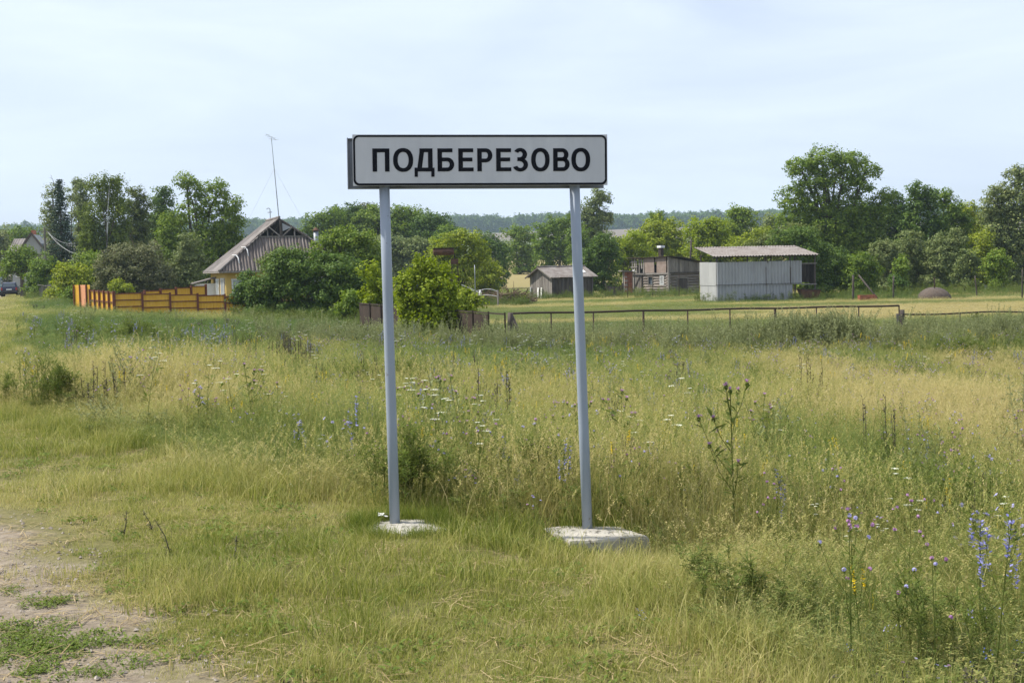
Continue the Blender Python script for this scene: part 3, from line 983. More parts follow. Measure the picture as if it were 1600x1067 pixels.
for j, (yy, mt, h_) in enumerate(((1.55, 'white_lime', 1.05), (2.1, 'white_lime', 1.05), (3.35, 'slate_wall_b', 1.1))):
    o_ = MB(); o_.box((0, 0, h_ / 2), (.05, .20, h_), M=Matrix.Rotation(R(5), 3, 'Y'))
    wp = ds.matrix_basis @ Vector((-.16, yy, 0))
    o = o_.build('board', M[mt]); o.location = (wp.x, wp.y, float(gz(wp.x, wp.y)) - .02); o.rotation_euler = (0, 0, DA)
    tag(o, ('white board leaning on the shed gable, nearest its corner', 'white board leaning on the shed gable, middle of three', 'grey board leaning on the shed gable, farthest from its corner')[j], 'board', 'boards leaning on the dark shed')

# ------------------------------------------------------------------ yellow house with half-hipped roof
YH = 92.0; k = YH / FPX
HA = R(20)
pc = at(345, 424, YH)
gh = float(gz(pc.x, pc.y))
house = empty('yellow_house', (pc.x, pc.y, gh), HA, 'yellow plastered village house with a grey corrugated half-hipped roof', 'house')
ez_ = pc.z - gh                       # eave height
HWd, HLn = 9.4, 9.4                   # width of the end facing us, length going back
apex = Vector((HWd / 2, 2.6, at(433, 341, YH + 4.0).z - gh))
gzb = at(433, 371, YH + 3.0).z - gh   # bottom of the open gable
fr_ = (gzb - ez_) / (apex.z - ez_)
e = .45                               # eaves overhang
w0 = .38
# walls
def wallbox(c, d, mat, name='wall'):
    mb = MB(); mb.box(c, d); return mb.build(name, M[mat], house)
ht = ez_ - .10
wallbox((HWd / 2, w0 + .12, ht / 2 - .2), (HWd - 2 * w0, .24, ht + .4), 'yellow_wall')
wallbox((w0 + .12, HLn / 2 + .12, ht / 2 - .2), (.24, HLn - 2 * w0 - .24, ht + .4), 'yellow_wall')
wallbox((HWd - w0 - .12, HLn / 2 + .12, ht / 2 - .2), (.24, HLn - 2 * w0 - .24, ht + .4), 'yellow_wall')
wallbox((HWd / 2, HLn - w0, ht / 2 - .2), (HWd - 2 * w0, .24, ht + .4), 'yellow_wall')
def hwindow(c, along, w, h, nm='window', bars=3):
    """c: centre on wall face; along 'x' (front) or 'y' (left wall)"""
    d = lambda a, b, cc: (a, cc, b) if along == 'x' else (cc, a, b)
    mb = MB(); mb.box(c, d(w, h, .04)); wn = mb.build(nm, M['curtain'], house)
    off = Vector((0, -.04, 0)) if along == 'x' else Vector((-.04, 0, 0))
    ax = Vector((1, 0, 0)) if along == 'x' else Vector((0, 1, 0))
    mb = MB()
    for s_ in (-1, 1):
        mb.box(Vector(c) + off + ax * s_ * (w / 2 + .02), d(.10, h + .2, .07))
        mb.box(Vector(c) + off + Vector((0, 0, s_ * (h / 2 + .04))), d(w + .2, .10, .075))
    for j in range(1, bars):
        mb.box(Vector(c) + off + ax * (j / bars - .5) * w, d(.05, h, .05))
    mb.build('frame', M['white_paint'], wn)
hwindow((w0 + 1.42, w0 - .03, ht * .56), 'x', 1.9, 1.35)
hwindow((HWd - w0 - 1.75, w0 - .03, ht * .56), 'x', 1.5, 1.35)
hwindow((w0 - .03, w0 + 1.35, ht * .54), 'y', 1.7, 1.6, bars=4)
hwindow((w0 - .03, w0 + 4.2, ht * .54), 'y', 1.5, 1.5)
# porch with rusty little roof on the left side
mb = MB(); mb.box((w0 - .75, w0 + 6.3, ht * .36), (1.4, 1.6, ht * .72)); po = mb.build('porch', M['white_paint'], house)
mb = MB(); mb.box((w0 - .85, w0 + 6.3, ht * .80), (1.8, 2.0, .08), M=Matrix.Rotation(R(-14), 3, 'Y')); mb.build('roof', M['slate_rust'], po)
# roof planes: ridge runs back along local y
ry1 = HLn - 1.4
E0, E1, E2, E3 = Vector((-e * .4, -e, ez_)), Vector((HWd + e * .4, -e, ez_)), Vector((HWd + e * .4, HLn + e * .5, ez_)), Vector((-e * .4, HLn + e * .5, ez_))
Ga, Gb = E0.lerp(Vector((HWd / 2, apex.y - .15, apex.z)), fr_), E1.lerp(Vector((HWd / 2, apex.y - .15, apex.z)), fr_)
rb = Vector((HWd / 2, ry1, apex.z))
ra = Vector((HWd / 2, apex.y - .35, apex.z))
Ga2, Gb2 = Ga + Vector((-.02, -.30, .05)), Gb + Vector((.02, -.30, .05))
upL = (ra - Ga2)
clip_sheet('roof_slope', M['slate'], house, [E0, Ga2, ra, rb, E3], (0, -1, 0), (ra.x - E0.x, 0, ra.z - E0.z), .16, .024)
clip_sheet('roof_slope', M['slate'], house, [E1, Gb2, ra, rb, E2], (0, 1, 0), (ra.x - E1.x, 0, ra.z - E1.z), .16, .024)
hipz = (Ga - E0); hz_ = Vector((0, Ga.y - E0.y, Ga.z - E0.z))
# the hip end towards us, in strips of sheets
nst = 8
for i in range(nst):
    a, b = i / nst, (i + 1) / nst
    lo_, hi_ = E0.lerp(E1, a), E0.lerp(E1, b)
    def top_at(x):
        if x < Ga.x: f = (x - E0.x) / (Ga.x - E0.x)
        elif x > Gb.x: f = (E1.x - x) / (E1.x - Gb.x)
        else: f = 1.0
        return Vector((x, E0.y + f * (Ga.y - E0.y), E0.z + f * (Ga.z - E0.z)))
    xs = sorted({lo_.x, hi_.x} | {g for g in (Ga.x, Gb.x) if lo_.x < g < hi_.x})
    poly = [lo_, hi_] + [top_at(x) for x in reversed(xs)]
    poly = [q for j, q in enumerate(poly) if (q - poly[j - 1]).length > 1e-4]
    clip_sheet('roof_sheet', M['slate_hip_shaded'], house, poly, (1, 0, 0), hz_, .23, .06)
mb = MB(); mb.add([E2, E3, rb], [(0, 1, 2)]); mb.build('roof_slope', M['slate'], house)
# hip caps and lime streaks along them
for a, b in ((E0, Ga), (E1, Gb)):
    mb = MB(); mb.tube([a + Vector((0, 0, .03)), b + Vector((0, 0, .03))], .09, 8); mb.build('hip_cap', M['slate_rust'], house)
for f0, ln in ((.42, .75), (.66, .80)):
    q0 = E0.lerp(Ga, f0) + Vector((.06, -.06, .10)); dn = -hz_.normalized()
    mb = MB(); mb.tube([q0 + Vector((-.28, .05, .02)), q0, q0 + Vector((.12, 0, 0)) + dn * ln * .3, q0 + Vector((.14, 0, 0)) + dn * ln], [.035, .05, .045, .035], 8)
    mb.build('downpipe', M['white_lime'], house, True)
mb = MB(); mb.tube([ra + Vector((0, -.05, .05)), rb + Vector((0, 0, .05))], .10, 8); mb.build('ridge_cap', M['slate'], house)
# open gable with timbers; a near-black triangle stands in for attic shade
gy0 = Ga.y + .02
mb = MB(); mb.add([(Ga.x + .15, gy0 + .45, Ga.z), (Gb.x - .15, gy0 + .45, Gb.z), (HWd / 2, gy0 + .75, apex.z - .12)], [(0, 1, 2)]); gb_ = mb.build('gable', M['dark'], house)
for a, b, w in (((Ga.x - .05, gy0 - .22, Ga.z), (HWd / 2, ra.y + .03, apex.z - .08), .16), ((Gb.x + .05, gy0 - .22, Gb.z), (HWd / 2, ra.y + .03, apex.z - .08), .16)):
    mb = MB(); mb.beam(a, b, .05, w); mb.build('verge_board', M['dark_wood'], gb_)
mb = MB(); mb.beam((HWd / 2, gy0 + .15, gzb - .1), (HWd / 2, gy0 + .35, apex.z - .2), .16, .10); mb.build('timber', M['dark_wood'], gb_)
for sx in (-1, 1):
    mb = MB(); mb.beam((HWd / 2 + sx * .1, gy0 + .2, gzb + .1), (HWd / 2 + sx * .85, gy0 + .3, gzb + .75), .08); mb.build('timber', M['grey_wood'], gb_)
    mb = MB(); mb.beam((HWd / 2 + sx * 1.0, gy0 + .2, gzb), (HWd / 2 + sx * 1.0, gy0 + .3, gzb + .55), .08); mb.build('timber', M['grey_wood'], gb_)
mb = MB(); mb.add([(HWd / 2 + .12, gy0 + .25, gzb + .45), (HWd / 2 + .75, gy0 + .25, gzb + .72), (HWd / 2 + .12, gy0 + .35, apex.z - .4)], [(0, 1, 2)]); mb.build('timber', M['slate_wall'], gb_, label='grey sheet nailed inside the open gable')
mb = MB(); mb.beam((Ga.x, gy0 - .02, gzb + .05), (Gb.x, gy0 - .02, gzb + .05), .12, .10); mb.build('sill_board', M['grey_wood'], gb_)
mb = MB(); mb.box((HWd / 2, -e + .05, ez_ - .06), (HWd + e * .7, .05, .13)); mb.build('eaves_board', M['grey_wood'], house)
mb = MB(); mb.box((-e * .4 + .04, HLn / 2, ez_ - .06), (.05, HLn + e, .13)); mb.build('eaves_board', M['grey_wood'], house)
# chimney pipe
hinv = (Matrix.Translation((pc.x, pc.y, gh)) @ Matrix.Rotation(HA, 4, 'Z')).inverted()
c0 = hinv @ at(494, 378, YH + 5.5); c1 = hinv @ at(493, 361, YH + 5.5)
mb = MB(); mb.tube([(c0.x, c0.y, c0.z - 1.4), (c0.x, c0.y, c1.z)], .19, 14); ch = mb.build('chimney', M['grey_metal'], house, True)
mb = MB(); mb.tube([(c0.x, c0.y, c1.z + .0), (c0.x, c0.y, c1.z + .05), (c0.x, c0.y, c1.z + .28)], [.27, .27, .02], 14); mb.build('cap', M['rust'], ch)

# antenna mast rising from the roof, and a small hooked pipe
hw = Matrix.Translation((pc.x, pc.y, gh)) @ Matrix.Rotation(HA, 4, 'Z')
b0 = hw @ (ra + Vector((0, .12, -.02)))
t0 = at(424, 216, b0.y)
mast = empty('antenna_mast', b0, 0, 'tall thin leaning television antenna mast on the yellow house roof', 'antenna')
dv = t0 - b0
mb = MB(); mb.tube([dv * t for t in (0, .35, .36, .7, .71, 1)], [.034, .034, .028, .028, .022, .02], 8); mb.build('pole', M['grey_metal'], mast)
mb = MB(); mb.tube([dv + Vector((-.35, -.25, .28)), dv + Vector((.3, .3, -.12))], .014, 6); bm1 = mb.build('boom', M['grey_metal'], mast)
for tt, ln in ((-.4, .28), (-.15, .34), (.1, .40), (.35, .46)):
    c_ = dv + Vector((.65 * tt, .5 * tt, -.42 * tt + .03))
    mb = MB(); mb.tube([c_ - Vector((.6, -.5, 0)).normalized() * ln, c_ + Vector((.6, -.5, 0)).normalized() * ln], .010, 6); mb.build('element', M['grey_metal'], bm1)
for en in ((386, 348, b0.y + 4), (474, 345, b0.y + 3)):
    q = at(*en) - b0
    mb = MB(); mb.tube([dv * .62, q], .006, 5); mb.build('guy_wire', M['wire'], mast)
b1 = hw @ (rb + Vector((0, -1.8, .1)))
hk = empty('hooked_vent_pipe', b1, 0, 'short hooked pipe with a crossbar on the roof ridge left of the mast', 'pipe')
kk = b1.y / FPX
pts = [(0, 0, 0), (0, 0, 14 * kk)] + [(-2.6 * kk + 2.6 * kk * math.cos(a), 0, 14 * kk + 2.6 * kk * math.sin(a)) for a in np.linspace(.3, 2.9, 7)]
mb = MB(); mb.tube(pts, .03, 7); mb.build('pipe', M['grey_metal'], hk)
mb = MB(); mb.tube([(-4 * kk, 0, 10 * kk), (3 * kk, 0, 10.5 * kk)], .03, 6); mb.build('crossbar', M['grey_metal'], hk)

# ------------------------------------------------------------------ orange fence
def orange_run(parent, A, B, nb_, h, mat='orange', first=True, rails=4, seedp=0):
    A, B = Vector(A), Vector(B)
    for i in range(nb_):
        a, b = A.lerp(B, i / nb_), A.lerp(B, (i + 1) / nb_)
        d = (b - a); d.z = 0; d.normalize()
        z0_ = min(a.z, b.z) + .05
        n_ = max(2, round((b - a).length / 1.1))
        for j in range(n_):
            c, c2 = a.lerp(b, j / n_), a.lerp(b, (j + 1) / n_)
            corr_sheet('sheet', M[mat], parent, Vector((c.x, c.y, z0_ + .004 * (j % 2))), d, (0, 0, 1), (c2 - c).length + .03, h - .06 + random.uniform(-.015, .015), .20, .014)
        nrm = Vector((d.y, -d.x, 0))
        for r_ in range(rails):
            zz = z0_ + .08 + (h - .16) * r_ / (rails - 1)
            mb = MB(); mb.beam(Vector((a.x, a.y, zz)) + nrm * .045, Vector((b.x, b.y, zz)) + nrm * .045, .04, .06); mb.build('rail', M['brown_paint'], parent)
    for i in range(nb_ + 1):
        if i == 0 and not first: continue
        a = A.lerp(B, i / nb_)
        d = (B - A); d.z = 0; d.normalize(); nrm = Vector((d.y, -d.x, 0))
        mb = MB(); mb.box((a.x + nrm.x * .06, a.y + nrm.y * .06, a.z + h / 2 - .1), (.12, .12, h + .3), math.atan2(d.y, d.x)); mb.build('post', M['brown_paint'], parent)
C1 = hit(180, 491)
YF = C1.y; hF = 35 * YF / FPX
of = empty('orange_fence', C1, 0, 'orange metal sheet fence with brown posts and rails around the yellow house', 'fence')
def rel(p): return Vector(p) - C1
P5 = foot(395, YF + 1.5)
orange_run(of, rel(C1), rel(P5), 5, hF)
P0 = foot(143, YF * 1.055)
orange_run(of, rel(P0), rel(C1), 5, hF, rails=3)
A_, B_p = foot(226, YF + 9), foot(322, YF + 14)
bf = empty('orange_fence', A_, 0, 'stretch of orange fence running to the house, behind the front one', 'fence')
hb = at(235, 454, YF + 9).z - A_.z
Bb = B_p - A_; Bb.z = at(318, 445, YF + 14).z - A_.z - hb
orange_run(bf, Vector((0, 0, 0)), Bb, 4, hb, rails=3)
G0, G1 = foot(118, YF * 1.085), foot(142, YF * 1.06)
gt = empty('fence_gate', G0, math.atan2(G1.y - G0.y, G1.x - G0.x), 'tall orange gate with a salmon leaf at the left end of the fence', 'gate')
gl = (G1 - G0).length; ghh = 36 * YF * 1.08 / FPX
corr_sheet('gate_leaf', M['orange'], gt, (0, 0, .05), (1, 0, 0), (0, 0, 1), gl * .38, ghh, .2, .014)
lf = corr_sheet('gate_leaf', M['salmon'], gt, (gl * .40, -.02, .05), (1, 0, 0), (0, 0, 1), gl * .40, ghh, .2, .006, 'salmon pink gate leaf')
corr_sheet('gate_leaf', M['orange'], gt, (gl * .82, 0, .05), (1, 0, 0), (0, 0, 1), gl * .18, ghh, .2, .014)
for xx in (0, gl * .39, gl * .81):
    mb = MB(); mb.box((xx, -.07, ghh / 2), (.06, .08, ghh + .1)); mb.build('post', M['brown_paint'], gt)

# ------------------------------------------------------------------ far house on the left
YK = 165.0; k = YK / FPX
q = at(18, 398, YK); g0 = float(gz(q.x, q.y))
fh = empty('grey_house', (q.x, q.y, g0), R(4), 'grey gabled house half hidden by trees at the far left', 'house')
wl = 62 * k; eh = q.z - g0; rh = at(44, 371, YK).z - g0
mb = MB(); mb.box((wl / 2, 3, eh / 2), (wl, 6, eh)); mb.build('wall', M['slate_wall_b'], fh)
for sgn, y0 in ((1, -.4), (-1, 6.4)):
    v = Vector((0, sgn * 3.4, rh - eh))
    for i in range(6):
        corr_sheet('roof_sheet', M['slate'], fh, (-.5 + i * (wl + 1) / 6, y0, eh - .05 + (i % 2) * .02), (1, 0, 0), v.normalized(), (wl + 1) / 6 + .05, v.length, .3, .03)
gx0, gx1 = 22 * k - 9 * k, 66 * k - 9 * k
gm = (gx0 + gx1) / 2
mb = MB(); mb.prism([(gx0, -.9, eh), (gx1, -.9, eh), (gm, -.9, rh + .35)], (0, 3.5, 0)); ga_ = mb.build('gable', M['slate_wall_b'], fh)
for a, b in (((gx0 - .3, -1.0, eh - .2), (gm, -1.0, rh + .5)), ((gx1 + .3, -1.0, eh - .2), (gm, -1.0, rh + .5))):
    mb = MB(); mb.beam(a, b, .25, .22); mb.build('verge_board', M['dark_wood'], ga_)
mb = MB(); mb.box((gm + 1.4, -.93, eh + .8), (.5, .06, 1.0)); mb.build('window', M['glass'], ga_)
for xx in (.2, .5, .8):
    mb = MB(); mb.box((wl * xx, -.02, eh * .55), (1.0, .08, 1.2)); w = mb.build('window', M['glass'], fh)
    mb = MB()
    for s_ in (-1, 1): mb.box((wl * xx + s_ * .55, -.05, eh * .55), (.1, .08, 1.3)); mb.box((wl * xx, -.05, eh * .55 + s_ * .65), (1.2, .08, .1))
    mb.build('frame', M['white_paint'], w)
mb = MB(); mb.box((wl * .42, 2.6, rh + .4), (.5, .5, 1.2)); mb.build('chimney', M['brick'], fh)

# old slatted bit of fence in the bushes
A_ = foot(63, 112)
of2 = empty('picket_fence', A_, R(-8), 'short grey picket fence with a sagging top rail in the roadside bushes', 'fence')
for j in range(10):
    mb = MB(); h_ = 1.15 + random.uniform(-.15, .1)
    mb.box((j * .135, 0, h_ / 2), (.085, .025, h_), M=Matrix.Rotation(R(random.uniform(-3, 3)), 3, 'Y')); mb.build('picket', M['grey_wood'], of2)
mb = MB(); mb.tube([(-.15, -.06, 1.25), (.6, -.06, 1.12), (1.3, -.06, 1.15)], .05, 7); mb.build('rail', M['grey_wood'], of2)
mb = MB(); mb.beam((-.1, .04, .35), (1.3, .04, .33), .04, .07); mb.build('rail', M['grey_wood'], of2)

# ------------------------------------------------------------------ car and van on the track
M['car_paint'] = flat('dark_blue_car_paint', (.018,.018,.045), .25, .2, .6)
M['van_paint'] = flat('pale_blue_van_paint', (.42,.62,.66), .35, 0, .5)
M['car_glass'] = flat('car_glass', (.05,.065,.075), .05, 0, .8)
M['tyre'] = flat('tyre_rubber', (.015,.015,.015), .9)
M['plastic'] = flat('black_plastic', (.03,.03,.032), .7)
M['tail'] = flat('red_tail_lamp', (.35,.02,.02), .25)
M['plate_w'] = flat('number_plate', (.75,.75,.73), .5)
def loft(sections, closed=True):
    mb = MB(); n = len(sections[0]); vs = [p for s in sections for p in s]; fs = []
    for i in range(len(sections) - 1):
        for j in range(n):
            fs.append((i*n+j, i*n+(j+1)%n, (i+1)*n+(j+1)%n, (i+1)*n+j))
    fs.append(tuple(range(n))[::-1]); fs.append(tuple((len(sections)-1)*n + j for j in range(n)))
    mb.add(vs, fs); return mb
def wheel(parent, c, r, w):
    mb = MB(); mb.tube([(c[0] - w/2, c[1], c[2]), (c[0] - w*.4, c[1], c[2]), (c[0] + w*.4, c[1], c[2]), (c[0] + w/2, c[1], c[2])], [r*.93, r, r, r*.93], 20)
    t_ = mb.build('wheel', M['tyre'], parent, True)
    mb = MB(); s_ = -1 if c[0] < 0 else 1
    mb.tube([(c[0] + s_*w*.45, c[1], c[2]), (c[0] + s_*w*.53, c[1], c[2])], r*.62, 14); mb.build('rim', M['grey_metal'], t_)
def make_car(loc, rz, label):
    o = empty('parked_car', loc, rz, label, 'car')
    # cross-sections along y, rear at y=0, front at 4.1; half widths
    prof = [(0.0, .74, .42, .80), (.06, .80, .34, .95), (.5, .83, .28, 1.0), (1.2, .84, .24, .98), (2.6, .84, .24, .95), (3.3, .82, .26, .90), (3.9, .76, .32, .76), (4.1, .66, .40, .66)]
    sec = []
    for y, w, zb_, zt_ in prof:
        sec.append([(-w*.94, y, zb_), (w*.94, y, zb_), (w, y, zb_+.16), (w, y, zt_-.14), (w*.93, y, zt_), (-w*.93, y, zt_), (-w, y, zt_-.14), (-w, y, zb_+.16)])
    b = loft(sec).build('body', M['car_paint'], o, False); bevel(b, .03, 2)
    cab = [(.08, .72, .93, .95, .72), (.38, .71, .95, 1.40, .58), (.9, .72, .95, 1.45, .60), (1.9, .72, .94, 1.44, .60), (2.35, .72, .93, 1.36, .58), (2.95, .72, .90, .93, .70)]
    sec = [[(-w, y, z0_), (w, y, z0_), (wt_, y, z1_), (-wt_, y, z1_)] for y, w, z0_, z1_, wt_ in cab]
    c = loft(sec).build('cabin', M['car_paint'], o); bevel(c, .04, 2)
    mb = MB(); mb.add([(-.60, .10, 1.00), (.60, .10, 1.00), (.50, .335, 1.35), (-.50, .335, 1.35)], [(0,1,2,3)]); mb.build('rear_window', M['car_glass'], c)
    for s_ in (-1, 1):
        mb = MB(); mb.add([(s_*.735, .55, .98), (s_*.735, 2.6, .96), (s_*.625, 2.2, 1.34), (s_*.625, .65, 1.36)], [(0,1,2,3)]); mb.build('side_window', M['car_glass'], c)
        mb = MB(); mb.box((s_*.70, -.005, .80), (.16, .06, .26)); mb.build('tail_lamp', M['tail'], b)
        mb = MB(); mb.box((s_*.93, 2.35, 1.02), (.16, .08, .12)); mb.build('door_mirror', M['plastic'], c)
    mb = MB(); mb.box((0, -.04, .50), (1.6, .16, .20)); bevel(mb.build('bumper', M['plastic'], b), .03)
    mb = MB(); mb.box((0, -.03, .74), (.52, .02, .115)); mb.build('number_plate', M['plate_w'], b)
    for sx in (-1, 1):
        for y in (.72, 3.25): wheel(o, (sx*.72, y, .30), .30, .19)
    return o
cp = hit(14.5, 463.5)
make_car((cp.x, cp.y, float(gz(cp.x, cp.y)) - .02), R(17), 'dark blue hatchback seen from behind on the grassy track')
v = foot(-14, cp.y + 9)
van = empty('parked_van', v, R(17), 'pale blue van cut off by the left edge, beyond the dark car', 'van')
sec = []
for y, w, zb_, zt_ in ((0, .92, .45, 1.95), (.1, .97, .4, 2.1), (3.2, .97, .4, 2.1), (3.8, .96, .4, 1.95), (4.5, .93, .42, 1.15), (4.8, .88, .45, 1.0)):
    sec.append([(-w*.95, y, zb_), (w*.95, y, zb_), (w, y, zb_+.2), (w, y, min(1.1, zt_-.05)), (w*.9, y, zt_), (-w*.9, y, zt_), (-w, y, min(1.1, zt_-.05)), (-w, y, zb_+.2)])
vb = loft(sec).build('body', M['van_paint'], van); bevel(vb, .05)
for s_ in (-1, 1):
    mb = MB(); mb.add([(s_*.50-.36, -.012, 1.25), (s_*.50+.30, -.012, 1.25), (s_*.46+.28, .02, 1.82), (s_*.46-.32, .02, 1.82)], [(0,1,2,3)]); mb.build('rear_window', M['car_glass'], vb)
    mb = MB(); mb.box((s_*.82, -.02, .9), (.12, .05, .4)); mb.build('tail_lamp', M['tail'], vb)
    mb = MB(); mb.add([(s_*.985, .6, 1.2), (s_*.985, 3.4, 1.2), (s_*.90, 3.3, 1.85), (s_*.90, .6, 1.85)], [(0,1,2,3)]); mb.build('side_window', M['car_glass'], vb)
    for y in (.9, 3.9): wheel(van, (s_*.84, y, .34), .34, .22)
mb = MB(); mb.box((0, -.06, .5), (1.8, .14, .18)); mb.build('bumper', M['plastic'], vb)

# ------------------------------------------------------------------ low rusty sheet fence and pipe fence
A_ = foot(790, 45.6); Bq = foot(563, 58.0)
rf = empty('rusty_sheet_fence', A_, 0, 'low fence of rusty iron sheets half hidden by bushes, left of the pipe fence', 'fence')
n_ = 11
zt0, zt1 = at(788, 491, 45.6).z, at(566, 474, 58).z
for i in range(n_):
    a, b = (A_.lerp(Bq, i / n_) - A_), (A_.lerp(Bq, (i + 1) / n_) - A_)
    za, zb_ = zt0 + (zt1 - zt0) * i / n_ - A_.z, zt0 + (zt1 - zt0) * (i + 1) / n_ - A_.z
    d = Vector((b.x - a.x, b.y - a.y, 0)).normalized()
    ga = float(gz(a.x + A_.x, a.y + A_.y)) - A_.z
    if i not in (0,):
        mb = MB(); dr_ = random.uniform(-.03, .02)
        mb.prism([(a.x, a.y, ga - .1), (b.x, b.y, ga - .1), (b.x, b.y, zb_ - .03 + dr_), (a.x, a.y, za - .03 + dr_)], Vector((-d.y, d.x, 0)) * .012)
        mb.build('sheet', M['rust_dark'], rf)
    mb = MB(); mb.box((a.x, a.y - .06, (ga + za) / 2), (.06, .06, za - ga + .12)); mb.build('post', M['rust_dark'], rf)
mb = MB(); mb.beam((0, -.03, zt0 - A_.z), (Bq.x - A_.x, Bq.y - A_.y - .03, zt1 - A_.z), .05, .05); mb.build('rail', M['rust_dark'], rf)

A_ = foot(795, 46.0); Bq = foot(1405, 50.5)
rz0, rz1 = at(795, 490, 46.0).z, at(1405, 477.5, 50.5).z
pfn = empty('pipe_fence', A_, 0, 'long low fence of one dark iron pipe on thin posts across the meadow', 'fence')
mb = MB(); mb.tube([Vector((0, 0, rz0 - A_.z)).lerp(Vector((Bq.x - A_.x, Bq.y - A_.y, rz1 - A_.z)), t) + Vector((0, 0, .012 * math.sin(t * 25))) for t in np.linspace(0, 1, 20)], .038, 8)
mb.build('rail', M['rust_dark'], pfn, True)
for u in (862, 928, 1006, 1075, 1141, 1211, 1276, 1342, 1405):
    t_ = (u - 795) / 610.0
    Yp = 46.0 + 4.5 * t_
    f = foot(u, Yp); zt_ = rz0 + (rz1 - rz0) * t_
    mb = MB(); mb.tube([(f.x - A_.x, f.y - A_.y, f.z - A_.z - .2), (f.x - A_.x, f.y - A_.y, zt_ - A_.z)], .040 if u in (1006, 1211) else .028, 8)
    mb.build('post', M['rust_dark'], pfn, True)
    if u == 1211:
        mb = MB(); mb.tube([(f.x - A_.x + .25, f.y - A_.y + .3, f.z - A_.z - .2), (f.x - A_.x + .02, f.y - A_.y, zt_ - A_.z - .05)], .035, 8); mb.build('strut', M['rust_dark'], pfn, True)
o, h_ = stake(797, 45.8, 489, .11, 'dark_wood', 'fence_post', 'thick dark wooden post where the pipe fence meets the sheet fence', .03)
mb = MB(); mb.tube([(.55, .1, -.1), (.08, .02, h_ * .9)], .07, 8); mb.build('strut', M['dark_wood'], o, True)
o, h_ = stake(1409, 50.3, 484, .11, 'dark_wood', 'fence_post', 'short thick wooden post at the right end of the pipe fence', .02)
mb = MB(); mb.box((-.16, .02, h_ * .38), (.08, .12, h_ * .9)); mb.build('side_board', M['grey_wood'], o)
A_ = foot(1412, 50.2); Bq = foot(1660, 54)
r0, r1 = at(1412, 491, 50.2).z, at(1660, 486, 54).z
lp = empty('low_pipe_rail', A_, 0, 'low dark pipe rail running out of the picture at the right', 'fence')
mb = MB(); mb.tube([Vector((0, 0, r0 - A_.z)).lerp(Vector((Bq.x - A_.x, Bq.y - A_.y, r1 - A_.z)), t) + Vector((0, 0, -.03 * math.sin(t * 9))) for t in np.linspace(0, 1, 16)], .032, 8)
mb.build('rail', M['rust_dark'], lp, True)
for u, Yp in ((1500, 51.6), (1598, 53.1)):
    f = foot(u, Yp); t_ = (u - 1412) / 248
    mb = MB(); mb.tube([(f.x - A_.x, f.y - A_.y, f.z - A_.z - .2), (f.x - A_.x, f.y - A_.y, r0 + (r1 - r0) * t_ - A_.z)], .028, 8); mb.build('post', M['rust_dark'], lp, True)

# ------------------------------------------------------------------ garden shower tank
YT = 96.0; k = YT / FPX
f = foot(711, YT)
tk = empty('garden_shower_tank', f, R(4), 'rusty water tank on a spindly iron frame above the yellow green bushes', 'water tank')
def lo(u, v): 
    q = at(u, v, YT) - Vector(f); return q
a, b = lo(677, 398.5), lo(709, 388)
mb = MB(); mb.tube([(a.x, 0, (a.z + b.z) / 2), (a.x + .05, 0, (a.z + b.z) / 2), (b.x - .05, 0, (a.z + b.z) / 2), (b.x, 0, (a.z + b.z) / 2)], [.2, .27, .27, .2], 14); mb.build('tank', M['rust'], tk, True)
mb = MB(); mb.box(((a.x + b.x) / 2, 0, b.z + .03), (b.x - a.x + .1, .5, .04)); mb.build('lid', M['rust_dark'], tk)
c, d = lo(704.5, 413), lo(716, 404.5)
mb = MB(); mb.box(((c.x + d.x) / 2, 0, (c.z + d.z) / 2), (d.x - c.x, .5, d.z - c.z)); mb.build('box', M['rust'], tk)
mb = MB(); mb.beam((lo(710, 405).x, 0, d.z), (lo(710, 405).x, 0, a.z + .1), .08); mb.build('pillar', M['rust_dark'], tk)
for u in (706, 715.5):
    for yy in (-.22, .22):
        x_ = lo(u, 420).x
        mb = MB(); mb.beam((x_, yy, -.1), (x_, yy, c.z), .06); mb.build('leg', M['rust_dark'], tk)
mb = MB(); mb.beam((lo(681, 410).x, 0, -.1), (lo(681, 410).x, 0, a.z + .1), .06); mb.build('leg', M['rust_dark'], tk)

# ------------------------------------------------------------------ brushwood heap, rail fence and poles left of the dark shed
def stick_heap(u0, u1, Y, hgt, n, label):
    A = foot(u0, Y); B = foot(u1, Y); L_ = (B - A).length
    o = empty('brushwood_heap', A.lerp(B, .5), 0, label, 'brushwood')
    mb = MB()
    for _ in range(n):
        x = random.uniform(-L_ / 2, L_ / 2); hh = hgt * (1 - (2 * x / L_) ** 2 * .6)
        c_ = Vector((x, random.uniform(-.7, .7), random.uniform(.05, 1) * hh))
        d_ = Vector((random.gauss(0, 1), random.gauss(0, .5), random.gauss(0, .35))).normalized() * random.uniform(.4, 1.1)
        mb.tube([c_ - d_, c_ + Vector((0, 0, random.uniform(-.1, .1))), c_ + d_], [.035, .03, .012], 4, False)
    mb.build('sticks', M['dry_stem'], o, kind='stuff')
stick_heap(734, 776, 104, .9, 200, 'dark brushwood heap by the wires, left of the middle post')
stick_heap(780, 826, 103, .95, 230, 'dark brushwood and scrap heap beside the dark board shed')
A_, Bq = foot(728, 99), foot(778, 98)
rfz = empty('rail_fence', A_, 0, 'old rail and wire fence in front of the brushwood', 'fence')
for t_ in (0, .3, 1):
    q = A_.lerp(Bq, t_) - A_
    mb = MB(); mb.tube([(q.x, q.y, -.2), (q.x + .02, q.y, 1.25 if t_ else 1.4)], .06, 8); mb.build('post', M['grey_wood'], rfz)
Dq = Bq - A_
